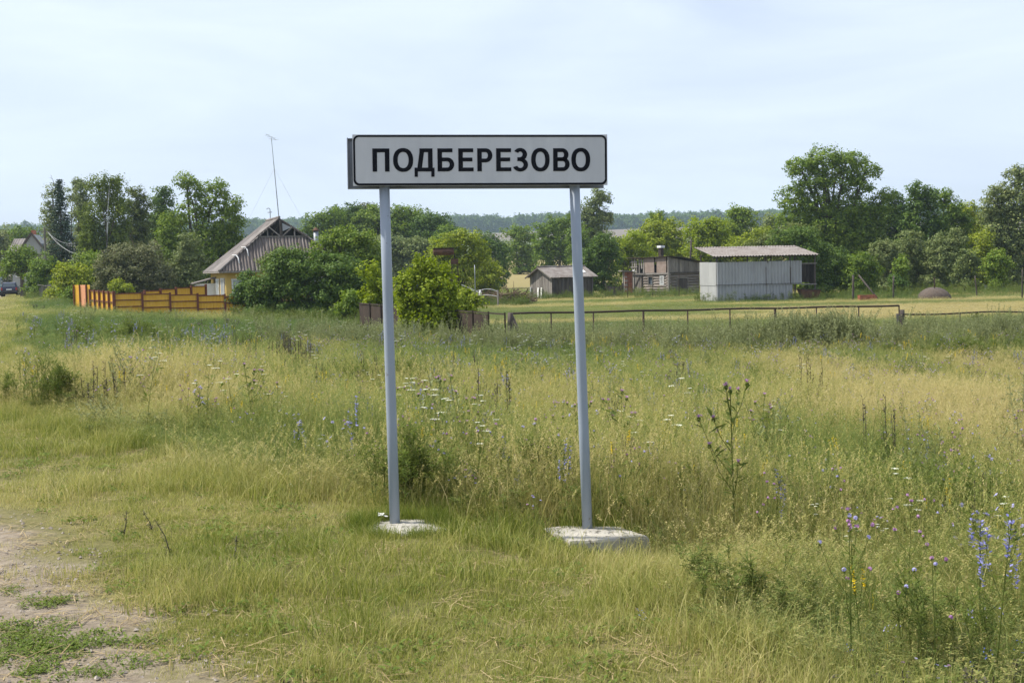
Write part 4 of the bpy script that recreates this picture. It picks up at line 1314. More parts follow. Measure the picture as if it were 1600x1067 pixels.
for z0_, sg in ((1.15, .12), (.75, .06)):
    mb = MB(); mb.tube([Vector((Dq.x * t, Dq.y * t, z0_ + .25 * (1 - t) - sg * math.sin(t * 3.14 * 2))) for t in np.linspace(0, 1, 10)], .022, 5); mb.build('wire', M['wire'], rfz)
mb = MB(); mb.tube([Vector((-.3, 0, 1.7)), Vector((.5, 0, 1.35)), Vector((1.2, 0, .95))], .03, 5); mb.build('wire', M['wire'], rfz)
q = A_.lerp(Bq, .46)
jg = MB(); jg.tube([(0, 0, 0), (0, 0, .02), (0, 0, .26), (0, 0, .33), (0, 0, .42)], [.08, .1, .1, .05, .045], 12)
o = jg.build('plastic_canister', M['white_lime'], None, True); o.location = (q.x, q.y - .02, q.z + .86)
tag(o, 'white plastic canister hung upside down on the rail fence', 'canister')
stake(743, 101, 414, .035, 'grey_metal', 'metal_pole', 'thin grey metal pole behind the rail fence', 0, 'pole')

# ------------------------------------------------------------------ things at the right edge of the yard
o, h_ = stake(1333, 93, 430, .09, 'dark_wood', 'wooden_post', 'dark wooden post with a fallen beam right of the shed', .01)
A_, Bq = foot(1342, 95) + Vector((0, 0, at(1340, 430, 95).z - foot(1342, 95).z)), foot(1372, 93)
mb = MB(); mb.tube([A_ - Bq, (A_ - Bq) * .5, Vector((0, 0, .06))], .06, 8); o = mb.build('fallen_beam', M['dark_wood'], None, True); o.location = Bq
tag(o, 'slanting wooden beam propped between the post and the grass', 'beam')
f = foot(1356, 92); 
bp = empty('brick_pile', f, R(10), 'low stack of red bricks in the grass right of the shed', 'bricks')
bmx = MB(); bmx.box((0, 0, 0), (.25, .12, .075)); proto = bmx.build('brick', M['brick'], bp); proto.location = (-.5, 0, .04)
for r_ in range(5):
    for c_ in range(5):
        for d_ in range(3):
            if r_ == 0 and c_ == 0 and d_ == 0: continue
            if r_ == 4 and random.random() < .4: continue
            share(proto, 'brick', bp, (-.5 + c_ * .262 + random.uniform(-.01, .01), d_ * .14, .04 + r_ * .079), (0, 0, random.uniform(-.08, .08)))
YM = 92.0
f = foot(1462, YM); k = YM / FPX
md = empty('half_buried_tank', f, R(-12), 'rusty half buried iron tank like a low dome in the grass', 'tank')
mb = MB(); rr = 26 * k; hh = 18 * k
rings = []
for j, y_ in enumerate(np.linspace(0, 1, 7)):
    sc_ = math.sin(math.acos(max(0, 1 - y_ * 1.25)) if y_ < .8 else math.pi / 2)
    sc_ = .55 + .45 * min(1, sc_)
    rings.append([(rr * sc_ * math.cos(a), -.9 + y_ * 2.2, -.15 + (hh + .15) * sc_ * math.sin(a)) for a in np.linspace(0, math.pi, 17)])
n = 17
vs = [p for r_ in rings for p in r_]; fs = [(i*n+j, i*n+j+1, (i+1)*n+j+1, (i+1)*n+j) for i in range(6) for j in range(n-1)]
fs += [tuple(range(n))[::-1], tuple(6*n + j for j in range(n))]
mb.add(vs, fs); sh = mb.build('shell', M['tank_rust'], md, True)
mb = MB(); mb.tube([(-.1, -.2, hh - .05), (-.1, -.2, hh + .75)], .05, 8); mb.build('vent_pipe', M['rust_dark'], md)
stake(1396, 95, 431, .07, 'dark_wood', 'wooden_post', 'weathered post with a clump of nettles left of the iron tank', .01)
stake(1527, 93, 431, .05, 'dark_wood', 'wooden_post', 'thin leaning post right of the iron tank', -.10)
stake(1597, 88, 421, .05, 'dark_wood', 'wooden_post', 'tall thin post at the right edge of the picture', .01)
# overhead cables at the far left
A0 = at(74, 362, 128)
cb = empty('cable_pole', foot(74, 128), 0, 'pole among the spruce boughs carrying drooping overhead cables', 'utility pole')
o0 = Vector(cb.location)
mb = MB(); mb.tube([(0, 0, -.2), (0, 0, A0.z - o0.z + .4)], [.13, .09], 8); mb.build('pole', M['grey_wood'], cb)
mb = MB(); mb.beam((-.6, 0, A0.z - o0.z), (.6, 0, A0.z - o0.z), .08); mb.build('crossarm', M['grey_wood'], cb)
for (u, v) in ((118, 380), (120, 396), (130, 401)):
    e1 = at(u, v, 117) - o0; s0 = A0 - o0
    mb = MB(); mb.tube([s0.lerp(e1, t) - Vector((0, 0, .9 * 4 * t * (1 - t) * .5)) for t in np.linspace(0, 1, 12)], .012, 5); mb.build('cable', M['cable'], cb)

# ------------------------------------------------------------------ trees and bushes
LEAF = {
 'dark':   leafy('leaf_dark_green', [(0, (0.048,0.090,0.019)), (.6, (0.092,0.154,0.027)), (1, (0.164,0.226,0.042))], .28),
 'mid':    leafy('leaf_mid_green', [(0, (0.077,0.136,0.019)), (.6, (0.154,0.226,0.031)), (1, (0.252,0.307,0.049))], .34),
 'light':  leafy('leaf_light_green', [(0, (0.132,0.181,0.017)), (.6, (0.263,0.318,0.031)), (1, (0.395,0.408,0.049))], .38),
 'yellow': leafy('leaf_yellow_green', [(0, (.12,.17,.012)), (.6, (.225,.29,.020)), (1, (.32,.37,.038))], .40),
 'grey':   leafy('leaf_grey_green', [(0, (0.098,0.136,0.042)), (.6, (0.186,0.226,0.076)), (1, (0.329,0.344,0.138))], .30),
 'olive':  leafy('leaf_olive', [(0, (.08,.11,.026)), (.6, (.145,.175,.045)), (1, (.22,.24,.08))], .30),
 'brown':  leafy('leaf_brownish', [(0, (.085,.10,.036)), (.6, (.15,.165,.065)), (1, (.23,.225,.115))], .25),
 'birch':  leafy('leaf_birch', [(0, (.085,.125,.022)), (.6, (.16,.205,.036)), (1, (.235,.27,.06))], .36),
 'spruce': leafy('needle_spruce', [(0, (0.012,0.030,0.015)), (.6, (0.022,0.048,0.022)), (1, (0.045,0.075,0.033))], .08),
}
def rand_dirs(n):
    v = RNG.normal(size=(n, 3))
    return v / np.linalg.norm(v, axis=1, keepdims=True)

def leaf_mesh(name, C, Nrm, size, mat, aspect=.62):
    """one folded diamond per leaf"""
    n = len(C)
    t = rand_dirs(n)
    a = np.cross(Nrm, t); a /= np.linalg.norm(a, axis=1, keepdims=True) + 1e-9
    b = np.cross(Nrm, a)
    s = (size * RNG.uniform(.65, 1.3, n))[:, None]
    V = np.stack([C - a * s * .5, C + b * s * .5 * aspect, C + a * s * .5, C - b * s * .5 * aspect], 1).reshape(-1, 3)
    return fast_mesh(name, V, np.arange(4 * n), np.full(n, 4), [mat])

def lobes_leaves(lobes, leaf, cover, clump, droop=0.0, fill=.4, up=.45):
    """lobes: centre (3), radii (3). Leaves sit in clumps on lumpy shells, with gaps between them"""
    CC, NN, clumps = [], [], []
    for c, r in lobes:
        c, r = np.array(c), np.array(r)
        rm = float(np.mean(r))
        area = 4 * math.pi * ((r[0]*r[1])**1.6/3 + (r[0]*r[2])**1.6/3 + (r[1]*r[2])**1.6/3) ** (1/1.6)
        ncl = max(10, int(area / (clump * clump * 1.25)))
        d = rand_dirs(ncl)
        lump = .86 + .30 * (np.sin(d[:, 0] * 4.3 + c[0]) * np.sin(d[:, 1] * 3.7 + c[1]) * np.sin(d[:, 2] * 4.9 + c[2])) + RNG.normal(0, .07, ncl)
        rad = lump * np.where(RNG.random(ncl) < fill, RNG.uniform(.35, .8, ncl), RNG.uniform(.85, 1.05, ncl))
        # fewer clumps on the underside
        keep = (d[:, 2] > -.55) | (RNG.random(ncl) < .35)
        d, rad = d[keep], rad[keep]
        P = c + d * rad[:, None] * r
        clumps.append(P)
        nl = max(6, int(cover * 1.7 * area / (leaf * leaf * .5) / max(1, len(P))))
        for p, dd in zip(P, d):
            k = int(nl * RNG.uniform(.5, 1.5))
            cs = clump * RNG.uniform(.6, 1.25)
            off = rand_dirs(k) * (RNG.random(k) ** .45)[:, None] * cs
            off[:, 2] *= .75
            if droop:
                off[:, 2] -= np.abs(RNG.normal(0, droop, k))
                off[:, :2] *= .75
            CC.append(p + off)
            NN.append(dd * .45 + off / cs * .4 + np.array([0, 0, up]) + RNG.normal(0, .45, (k, 3)))
    C, N = np.concatenate(CC), np.concatenate(NN)
    N /= np.linalg.norm(N, axis=1, keepdims=True) + 1e-9
    return C, N, np.concatenate(clumps)

def limb(mb, a, b, r0, r1, n=6, bend=.12, seg=4):
    a, b = Vector(a), Vector(b)
    L_ = (b - a).length
    j = Vector((random.uniform(-1, 1), random.uniform(-1, 1), random.uniform(-.2, .8))) * bend * L_
    pts = [a.lerp(b, t) + j * 4 * t * (1 - t) * .5 for t in np.linspace(0, 1, seg + 1)]
    mb.tube(pts, [r0 + (r1 - r0) * t for t in np.linspace(0, 1, seg + 1)], n, False)
    return pts

TREES = []
def tree(name, label, cat, u, Y, lobes_px, leafmat, leaf=.20, cover=1.25, clump=.5, droop=0.0, trunk_r=.18, bark='bark', fill=.4, deep=.85, skirt=True, group=None, dead=0.0, z_base=None):
    """lobes_px: (u, v, ru, rv[, dy]) seen sizes in pixels at depth Y; rebuilt as solids round the trunk"""
    f = foot(u, Y); k = Y / FPX
    o = empty(name, f, 0, label, cat, group)
    lobes = []
    for lb in lobes_px:
        dy = lb[4] if len(lb) > 4 else 0
        q = at(lb[0], lb[1], Y) - Vector(f)
        rx, rz_ = lb[2] * k * 1.10, lb[3] * k * 1.08
        lobes.append(((q.x, dy, q.z), (rx, rx * deep, rz_)))
    if skirt:
        # foliage carries on down to the ground, as hedgerow growth does
        low_ = sorted(lobes, key=lambda l: l[0][2])[:max(2, len(lobes) // 2)]
        for (c, r) in low_:
            z = c[2] - r[2] * .9
            w = 1.0
            while z > .3:
                h_ = min(r[2] * 1.0, max(.5, z * .6)); w *= .93
                lobes.append(((c[0] * .9 + random.uniform(-.3, .3), c[1] + random.uniform(-.5, .5), max(z, h_ * .6)), (r[0] * w, r[1] * w, h_)))
                z -= h_ * 1.1
    C, N, cl = lobes_leaves(lobes, leaf, cover, clump, droop, fill)
    keep = C[:, 2] > .02
    C, N = C[keep], N[keep]
    me = leaf_mesh('crown', C, N, leaf, LEAF[leafmat])
    cr = bpy.data.objects.new('crown', me); COL.objects.link(cr); cr.parent = o
    # trunk and limbs
    mb = MB()
    top = max(lobes, key=lambda l: l[0][2])
    low = min(l[0][2] - l[1][2] for l in lobes)
    hub = Vector((top[0][0] * .25, 0, max(.35, min(low + .6, top[0][2] * .5))))
    if cat == 'bush':
        for j in range(5):
            l = lobes[j % len(lobes)]
            limb(mb, (random.uniform(-.3, .3), random.uniform(-.2, .2), -.15), Vector(l[0]) + Vector((random.uniform(-.5, .5) * l[1][0], 0, random.uniform(0, .5) * l[1][2])), trunk_r, trunk_r * .3)
        nm = 'stems'
    else:
        mb.tube([(0, 0, -.2), (random.uniform(-.03, .03), 0, hub.z * .35), hub * .7 + Vector((0, 0, 0)), hub], [trunk_r * 1.35, trunk_r, trunk_r * .9, trunk_r * .8], 10, False)
        limb(mb, hub, top[0], trunk_r * .8, trunk_r * .3, 8, .04)
        if bark == 'birch_bark':      # only the stem is white
            mb.build('trunk', M[bark], o, True); mb = MB()
        for l in lobes:
            limb(mb, hub * .9 if random.random() < .5 else Vector(hub) + (Vector(top[0]) - hub) * random.uniform(.1, .5), l[0], trunk_r * .5, trunk_r * .16)
        nm = 'trunk' if bark != 'birch_bark' else 'limbs'
    pick = RNG.choice(len(cl), min(len(cl), 40), replace=False)
    for i in pick:
        p = cl[i]
        if p[2] < .3: continue
        l = min(lobes, key=lambda q: np.linalg.norm(np.array(q[0]) - p))
        limb(mb, Vector(l[0]) * .98, p, trunk_r * .16, trunk_r * .04, 4, .1, 3)
    if dead:
        for _ in range(int(dead)):
            p = cl[RNG.integers(len(cl))]
            b = Vector(p) + Vector((random.uniform(-.6, .6), random.uniform(-.4, .4), random.uniform(.5, 1.4)))
            limb(mb, p, b, .03, .008, 4, .2, 3)
            for _k in range(3):
                q = Vector(p).lerp(b, random.uniform(.3, .9)); limb(mb, q, q + Vector((random.uniform(-.6, .6), random.uniform(-.4, .4), random.uniform(.1, .7))), .015, .005, 3, .2, 2)
    mb.build(nm, M['bark'], o, True)
    TREES.append(len(C))
    return o

G_L = 'garden trees behind the orange fence'
G_R = 'trees and bushes behind the yard on the right'
G_W = 'trees of the round wood behind the house'
G_M = 'trees in the middle distance'
# --- far left
tree('leafy_tree', 'pale green tree above the grey house roof, farthest left', 'tree', 12, 205, [(6, 368, 16, 14), (-8, 374, 16, 18), (18, 376, 12, 10)], 'grey', .34, 1.2, .9, group=G_L)
tree('leafy_tree', 'round green tree showing over the grey house ridge', 'tree', 40, 200, [(34, 364, 18, 11), (50, 368, 13, 10), (40, 376, 20, 12)], 'mid', .34, 1.2, .9, group=G_L)
tree('roadside_tree', 'rounded green tree with a bare trunk beside the parked car', 'tree', 36, 122, [(30, 408, 24, 18), (22, 424, 18, 14), (46, 416, 18, 16), (33, 398, 17, 12)], 'mid', .22, 1.4, .6, trunk_r=.22, skirt=False, group='bushes along the track')
tree('leafy_bush', 'green bush between the car tree and the picket fence', 'bush', 62, 116, [(62, 430, 20, 24), (52, 445, 12, 18), (74, 415, 18, 18)], 'mid', .2, 1.4, .55, trunk_r=.06, group='bushes along the track')
tree('leafy_bush', 'bright green bush at the left end of the orange fence', 'bush', 100, 100, [(100, 446, 20, 26), (90, 462, 16, 18), (116, 440, 20, 20), (100, 425, 18, 16), (128, 430, 15, 16)], 'light', .19, 1.4, .5, trunk_r=.06, group='bushes along the track')
tree('leafy_bush', 'dark green bush low against the fence gate', 'bush', 104, 97, [(102, 470, 14, 12), (112, 462, 10, 14)], 'mid', .17, 1.5, .4, trunk_r=.05, group='bushes along the track')
# --- garden
def spruce(u, Y, v_top, v_base, half, label):
    f = foot(u, Y); k = Y / FPX
    o = empty('spruce_tree', f, 0, label, 'tree', G_L)
    H = at(u, v_top, Y).z - f.z; W = half * k
    CC, NN = [], []
    mb = MB(); mb.tube([(0, 0, -.2), (0, 0, H * .5), (0, 0, H * .98)], [.2, .12, .02], 8, False)
    z = H * .10
    while z < H * .99:
        t = z / H
        R_ = W * (1 - t) ** 1.0 * (1.0 + .25 * math.sin(z * 2.3)) + .12
        nb_ = max(4, int(9 * (1 - t) + 4))
        for j in range(nb_):
            a = random.uniform(0, 6.283)
            L_ = R_ * random.uniform(.6, 1.15)
            tip = Vector((math.cos(a) * L_, math.sin(a) * L_, z - L_ * .28 + .1))
            mb.tube([(0, 0, z), tip], [.03, .008], 4, False)
            n = int(70 * L_ / W + 26)
            s = RNG.uniform(.15, 1.08, n) ** .7
            base = np.array([0, 0, z])
            P = base + (np.array(tip) - base) * s[:, None]
            w = .26 * (1.05 - s * .5)
            P[:, 2] -= np.abs(RNG.normal(0, .20, n)); P[:, :2] += RNG.normal(0, 1, (n, 2)) * w[:, None]
            CC.append(P); NN.append(RNG.normal(0, .5, (n, 3)) + np.array([math.cos(a) * .4, math.sin(a) * .4, .7]))
        z += .42 * (1.1 - .5 * t)
    C, N = np.concatenate(CC), np.concatenate(NN); N /= np.linalg.norm(N, axis=1, keepdims=True)
    cr = bpy.data.objects.new('crown', leaf_mesh('crown', C, N, .22, LEAF['spruce'], .45)); COL.objects.link(cr); cr.parent = o
    mb.build('trunk', M['bark'], o)
spruce(100, 142, 278, 440, 40, 'dark blue green spruce, the leftmost tall tree of the garden')
tree('poplar_tree', 'thin pale poplar showing on both sides of the spruce', 'tree', 92, 152, [(82, 300, 15, 16), (78, 325, 14, 18), (108, 312, 14, 18), (84, 350, 16, 20)], 'grey', .24, .55, .5, group=G_L, dead=8)
tree('poplar_tree', 'greyish tree behind the left shoulder of the birch', 'tree', 128, 156, [(126, 296, 14, 19), (128, 325, 16, 22), (118, 288, 8, 10)], 'grey', .28, 1.0, .6, group=G_L)
tree('birch_tree', 'tall drooping birch with a white trunk behind the orange fence', 'tree', 166, 128,
     [(150, 286, 17, 16, .5), (172, 280, 14, 14), (186, 284, 13, 16), (160, 312, 24, 22, 1.0), (186, 318, 17, 22), (144, 340, 20, 24), (178, 350, 22, 26, 1.0), (138, 372, 17, 22), (165, 380, 20, 20, .8), (186, 372, 14, 20)],
     'birch', .20, .95, .5, droop=.5, trunk_r=.15, bark='birch_bark', group=G_L)
mbz = MB()
f_ = foot(166, 128)
tree('leafy_tree', 'olive green tree close to the right of the birch', 'tree', 214, 134, [(214, 308, 15, 14), (204, 326, 16, 18), (222, 330, 14, 20), (210, 355, 24, 24)], 'olive', .22, 1.1, .5, group=G_L)
tree('leafy_tree', 'dark tree standing between the birch and the big lime', 'tree', 252, 148, [(256, 305, 15, 14), (246, 318, 14, 15), (258, 330, 16, 22), (244, 350, 18, 24)], 'dark', .26, 1.2, .6, group=G_L)
tree('broad_tree', 'large broad green tree with an open crown left of the yellow house', 'tree', 316, 118,
     [(292, 284, 15, 16), (304, 300, 20, 18), (340, 296, 18, 16), (330, 318, 22, 20), (362, 322, 18, 20), (300, 335, 24, 22), (350, 348, 26, 22), (270, 350, 22, 20), (372, 352, 13, 18), (318, 375, 34, 24), (258, 372, 18, 18), (355, 385, 22, 20)],
     'mid', .21, .95, .50, trunk_r=.26, fill=.2, group=G_L)
tree('apple_tree', 'old brownish apple tree with bare twigs behind the orange fence', 'tree', 210, 106, [(205, 402, 34, 24), (180, 412, 24, 22), (235, 404, 26, 24), (210, 428, 40, 20), (160, 425, 20, 20), (250, 428, 24, 18)], 'brown', .17, .95, .45, trunk_r=.14, group=G_L, dead=16)
tree('fruit_tree', 'grey green pear tree beside the yellow house', 'tree', 295, 108, [(296, 380, 16, 18), (290, 402, 18, 20), (305, 410, 18, 20), (275, 425, 24, 16), (300, 430, 22, 14)], 'grey', .18, 1.2, .45, trunk_r=.1, group=G_L)
tree('leafy_bush', 'dark bush filling the gap under the birch', 'bush', 140, 109, [(140, 415, 24, 26), (160, 440, 24, 16), (126, 432, 16, 22)], 'mid', .19, 1.3, .5, trunk_r=.06, group=G_L)
tree('leafy_bush', 'low rhubarb green bush peeking over the orange fence', 'bush', 186, 98, [(182, 448, 16, 9), (196, 450, 12, 7)], 'light', .17, 1.4, .35, trunk_r=.04, group=G_L)
tree('leafy_bush', 'small shrub in front of the orange fence corner', 'bush', 142, 84, [(140, 474, 13, 13), (136, 484, 14, 9), (160, 480, 8, 8)], 'mid', .14, 1.3, .3, trunk_r=.03, group='bushes along the track')
# --- round wood behind the house
for (u, Y, lobes, lf, lab) in (
    (505, 185, [(500, 350, 24, 18), (520, 338, 20, 16), (488, 365, 18, 18)], 'mid', 'leftmost tree of the round wood behind the chimney'),
    (545, 192, [(545, 332, 26, 16), (560, 345, 24, 18), (530, 350, 22, 20)], 'dark', 'dark tree of the round wood left of the sign post'),
    (570, 200, [(566, 328, 15, 9), (578, 332, 18, 12)], 'brown', 'half dead twiggy tree on top of the round wood'),
    (590, 190, [(590, 340, 28, 18), (610, 350, 26, 20), (575, 360, 26, 22)], 'mid', 'full green tree of the round wood behind the left sign post'),
    (640, 192, [(632, 334, 26, 14), (650, 344, 24, 16), (622, 355, 26, 22)], 'mid', 'highest tree of the round wood right of the post'),
    (680, 188, [(676, 346, 22, 15), (690, 358, 20, 18), (664, 366, 24, 22)], 'dark', 'dark tree on the right shoulder of the round wood'),
    (702, 180, [(700, 364, 16, 18), (690, 380, 18, 16)], 'mid', 'rightmost tree of the round wood, sloping down'),
    (640, 178, [(630, 385, 34, 18), (660, 388, 26, 16), (600, 385, 30, 20)], 'grey', 'grey green lower trees before the round wood')):
    tree('wood_tree', lab, 'tree', u, Y, lobes, lf, .34, 1.15, .9, trunk_r=.2, group=G_W, dead=22 if lf == 'brown' else 0)
# --- by the house: big lilac and behind it
tree('maple_tree', 'mid green maple rising behind the lilac right of the house roof', 'tree', 545, 92, [(530, 378, 28, 22), (562, 385, 26, 26), (505, 395, 20, 20), (580, 410, 24, 26), (540, 415, 34, 26)], 'mid', .20, 1.3, .55, trunk_r=.2, group='bushes in front of the yellow house')
tree('lilac_bush', 'big dark green lilac hiding the right half of the yellow house', 'bush', 470, 77, [(440, 425, 30, 28), (480, 420, 40, 28), (525, 425, 38, 28), (410, 448, 28, 24), (465, 455, 44, 26), (520, 460, 46, 26), (560, 450, 26, 28), (450, 400, 22, 14)], 'dark', .17, 1.45, .5, trunk_r=.08, group='bushes in front of the yellow house')
tree('lilac_bush', 'dark rounded shrub at the end of the orange fence', 'bush', 390, 78, [(388, 440, 16, 16), (378, 458, 17, 16), (395, 468, 22, 14), (370, 470, 10, 10)], 'dark', .16, 1.45, .42, trunk_r=.06, group='bushes in front of the yellow house')
tree('elder_bush', 'olive brown shrub in front of the house roof, above the lilac', 'bush', 440, 84, [(438, 400, 26, 12), (425, 410, 20, 14), (462, 402, 18, 12)], 'olive', .15, .8, .4, trunk_r=.05, group='bushes in front of the yellow house', dead=8)
# --- yellow green ash-leaved maples by the sheet fence
tree('young_maple', 'bright yellow green young maple left of the left sign post', 'bush', 588, 63, [(580, 425, 18, 16), (594, 440, 20, 22), (578, 458, 18, 18), (600, 465, 18, 16)], 'yellow', .15, 1.2, .34, trunk_r=.05, group='young maples by the rusty fence', droop=.1)
tree('young_maple', 'largest bright yellow green young maple right of the left sign post', 'bush', 668, 49.5, [(662, 416, 17, 14), (650, 434, 26, 20), (680, 438, 26, 20), (664, 460, 34, 22), (694, 464, 24, 18), (640, 466, 22, 18), (672, 482, 30, 14), (655, 403, 8, 10), (691, 424, 11, 13), (626, 452, 11, 12), (708, 450, 12, 12), (672, 408, 7, 9), (634, 432, 10, 10)], 'yellow', .14, 1.2, .34, trunk_r=.06, group='young maples by the rusty fence', droop=.1)
tree('young_maple', 'low green maple shoots right of the big yellow green one', 'bush', 722, 58, [(724, 462, 18, 14), (712, 474, 20, 12), (742, 472, 14, 12), (728, 482, 24, 10)], 'light', .13, 1.1, .3, trunk_r=.04, group='young maples by the rusty fence')
tree('leafy_bush', 'grey green undergrowth between the lilac and the young maples', 'bush', 548, 70, [(550, 465, 18, 16), (560, 478, 20, 10), (540, 480, 14, 9)], 'mid', .15, 1.2, .35, trunk_r=.04, group='bushes in front of the yellow house')
# --- middle distance
for (u, Y, lobes, lf, sz, lab) in (
    (715, 120, [(700, 382, 26, 18), (730, 378, 26, 20), (745, 398, 24, 18), (690, 400, 24, 16), (715, 412, 34, 18)], 'light', .22, 'light green maple behind the rusty water tank'),
    (762, 128, [(758, 412, 18, 14), (770, 425, 16, 12), (745, 428, 18, 10)], 'light', .2, 'small bright green tree right of the rusty water tank'),
    (765, 175, [(762, 380, 20, 18), (780, 392, 16, 16), (750, 396, 18, 18)], 'dark', .32, 'dark tree behind the light green maple'),
    (812, 225, [(805, 365, 17, 14), (822, 372, 16, 15), (810, 390, 22, 18), (830, 392, 16, 14)], 'mid', .38, 'round green tree left of the right sign post, far across the field'),
    (868, 205, [(862, 358, 24, 20), (885, 350, 18, 16), (850, 378, 18, 22), (880, 382, 26, 22)], 'mid', .36, 'spreading willow seen left of the right sign post'),
    (930, 195, [(938, 312, 17, 19), (925, 328, 20, 16), (945, 340, 16, 16), (918, 348, 22, 18), (935, 370, 18, 20)], 'grey', .32, 'tall pale tree rising just right of the right sign post'),
    (905, 180, [(905, 372, 20, 24), (925, 392, 20, 16)], 'mid', .3, 'green tree behind the right sign post'),
    (942, 134, [(945, 382, 20, 18), (930, 404, 22, 22), (955, 405, 18, 26), (942, 430, 24, 20), (915, 420, 18, 16)], 'dark', .21, 'dark green tree between the board shed and the barn'),
    (985, 150, [(985, 378, 24, 18), (972, 395, 20, 20), (1000, 400, 22, 22)], 'yellow', .26, 'yellow green tree left of the barn roof'),
    (1030, 158, [(1025, 356, 22, 14), (1048, 362, 24, 16), (1035, 380, 36, 18), (1010, 372, 22, 16), (1055, 390, 24, 16)], 'light', .28, 'wide light green willow above the barn roof'),
    (1026, 178, [(1026, 340, 10, 13), (1032, 352, 14, 12)], 'mid', .3, 'small treetop sticking out above the light green willow'),
    (1105, 152, [(1095, 360, 26, 18), (1118, 355, 22, 18), (1105, 380, 34, 20), (1130, 378, 24, 18)], 'yellow', .27, 'wide yellow green willow left above the corrugated shed'),
    (1155, 165, [(1152, 334, 17, 16), (1165, 345, 18, 18), (1145, 358, 22, 20)], 'mid', .3, 'darker tree with a rounded top behind the corrugated shed'),
    (1180, 150, [(1172, 380, 26, 18), (1195, 372, 20, 18), (1150, 388, 22, 16)], 'light', .26, 'light green willow over the shed roof'),
    (1210, 172, [(1205, 350, 16, 18), (1192, 362, 16, 16)], 'grey', .32, 'grey green tree left of the great willow')):
    tree('field_tree', lab, 'tree', u, Y, lobes, lf, sz, 1.2, sz * 2.5, trunk_r=.18, group=G_M)
# --- the great willow and the right-hand trees
tree('great_willow', 'great broad willow with a domed crown, tallest tree on the right', 'tree', 1296, 128,
     [(1250, 262, 24, 20), (1285, 252, 30, 20), (1322, 254, 30, 20), (1352, 268, 20, 20), (1270, 285, 28, 16), (1340, 292, 26, 18), (1305, 280, 32, 20),
      (1238, 310, 24, 22), (1275, 322, 32, 24), (1325, 325, 34, 26), (1240, 345, 26, 22), (1290, 360, 40, 28), (1350, 345, 28, 28), (1375, 322, 20, 20), (1385, 305, 14, 10), (1330, 380, 36, 30), (1260, 385, 34, 26), (1370, 385, 26, 28)],
     'mid', .23, 1.0, .55, trunk_r=.45, fill=.2, group=G_R)
tree('elder_bush', 'dark elder bush growing against the right end of the corrugated shed', 'bush', 1292, YW + 11, [(1265, 395, 30, 22), (1292, 405, 28, 24), (1300, 428, 28, 18), (1225, 372, 26, 14), (1320, 415, 16, 18), (1255, 372, 26, 18), (1282, 440, 18, 10)], 'dark', .17, 1.2, .45, trunk_r=.08, group=G_R)
tree('olive_bush', 'brownish olive tree behind the roof of the corrugated shed', 'bush', 1215, YW + 18, [(1215, 378, 34, 16), (1250, 366, 30, 18), (1190, 385, 22, 12)], 'olive', .18, 1.0, .45, trunk_r=.08, group=G_R)
for (u, Y, lobes, lf, lab) in (
    (1402, 132, [(1400, 318, 17, 18), (1390, 340, 18, 22), (1410, 350, 20, 24)], 'dark', 'dark tree closing the gap right of the great willow'),
    (1440, 126, [(1432, 300, 17, 15), (1455, 308, 17, 15), (1440, 325, 24, 20), (1425, 350, 24, 24), (1460, 350, 24, 26)], 'dark', 'dark twin-topped tree in the middle of the right-hand row'),
    (1476, 128, [(1475, 312, 16, 17), (1490, 330, 18, 22), (1480, 360, 24, 26), (1502, 350, 16, 24)], 'mid', 'narrow green tree right of the twin-topped one'),
    (1515, 136, [(1512, 330, 14, 15), (1525, 345, 16, 20), (1512, 372, 22, 24)], 'light', 'yellowish green tree before the big right-edge tree'),
    (1575, 122, [(1592, 280, 24, 22), (1560, 306, 22, 18), (1585, 315, 32, 24), (1548, 335, 20, 24), (1580, 352, 34, 30), (1615, 320, 30, 34), (1560, 385, 30, 28), (1606, 390, 32, 30)], 'grey', 'big grey green tree cut off by the right edge'),
    (1540, 118, [(1535, 378, 15, 22), (1545, 400, 16, 18), (1530, 405, 14, 18)], 'light', 'young light green birch before the right-edge tree')):
    tree('row_tree', lab, 'tree', u, Y, lobes, lf, .23, 1.15, .55, trunk_r=.2, group=G_R, bark='birch_bark' if 'birch' in lab else 'bark')
for (u, Y, lobes, lf, lab) in (
    (1345, 106, [(1345, 412, 22, 18), (1335, 428, 18, 14), (1362, 425, 16, 14)], 'mid', 'green bush right of the elder by the shed'),
    (1385, 112, [(1378, 398, 20, 20), (1398, 408, 18, 18), (1390, 388, 14, 14)], 'grey', 'grey green bush left of the middle of the right-hand row'),
    (1430, 114, [(1425, 385, 24, 24), (1445, 400, 22, 20), (1412, 408, 16, 14)], 'grey', 'grey green willow bush behind the iron tank'),
    (1475, 112, [(1470, 392, 24, 22), (1490, 380, 20, 22), (1462, 410, 18, 12)], 'grey', 'wide grey green bush right above the iron tank'),
    (1515, 106, [(1512, 405, 14, 18), (1522, 415, 12, 14), (1505, 418, 12, 12)], 'grey', 'small pointed grey green bush right of the iron tank'),
    (1562, 104, [(1558, 405, 16, 16), (1568, 414, 14, 12), (1550, 416, 12, 12)], 'mid', 'small round green bush near the right edge'),
    (1400, 100, [(1398, 436, 9, 9), (1404, 442, 9, 5)], 'dark', 'clump of nettles around the weathered post'),
    (1408, 104, [(1408, 410, 10, 10), (1404, 420, 10, 9)], 'mid', 'little bush behind the nettle clump')):
    tree('yard_bush', lab, 'bush', u, Y, lobes, lf, .18, 1.25, .42, trunk_r=.05, group=G_R)
tree('yard_bush', 'small dark shrub beside the low pipe rail', 'bush', 1522, 50, [(1521, 498, 11, 9), (1526, 506, 11, 7)], 'olive', .09, .8, .2, trunk_r=.02, group='weeds by the pipe rail')
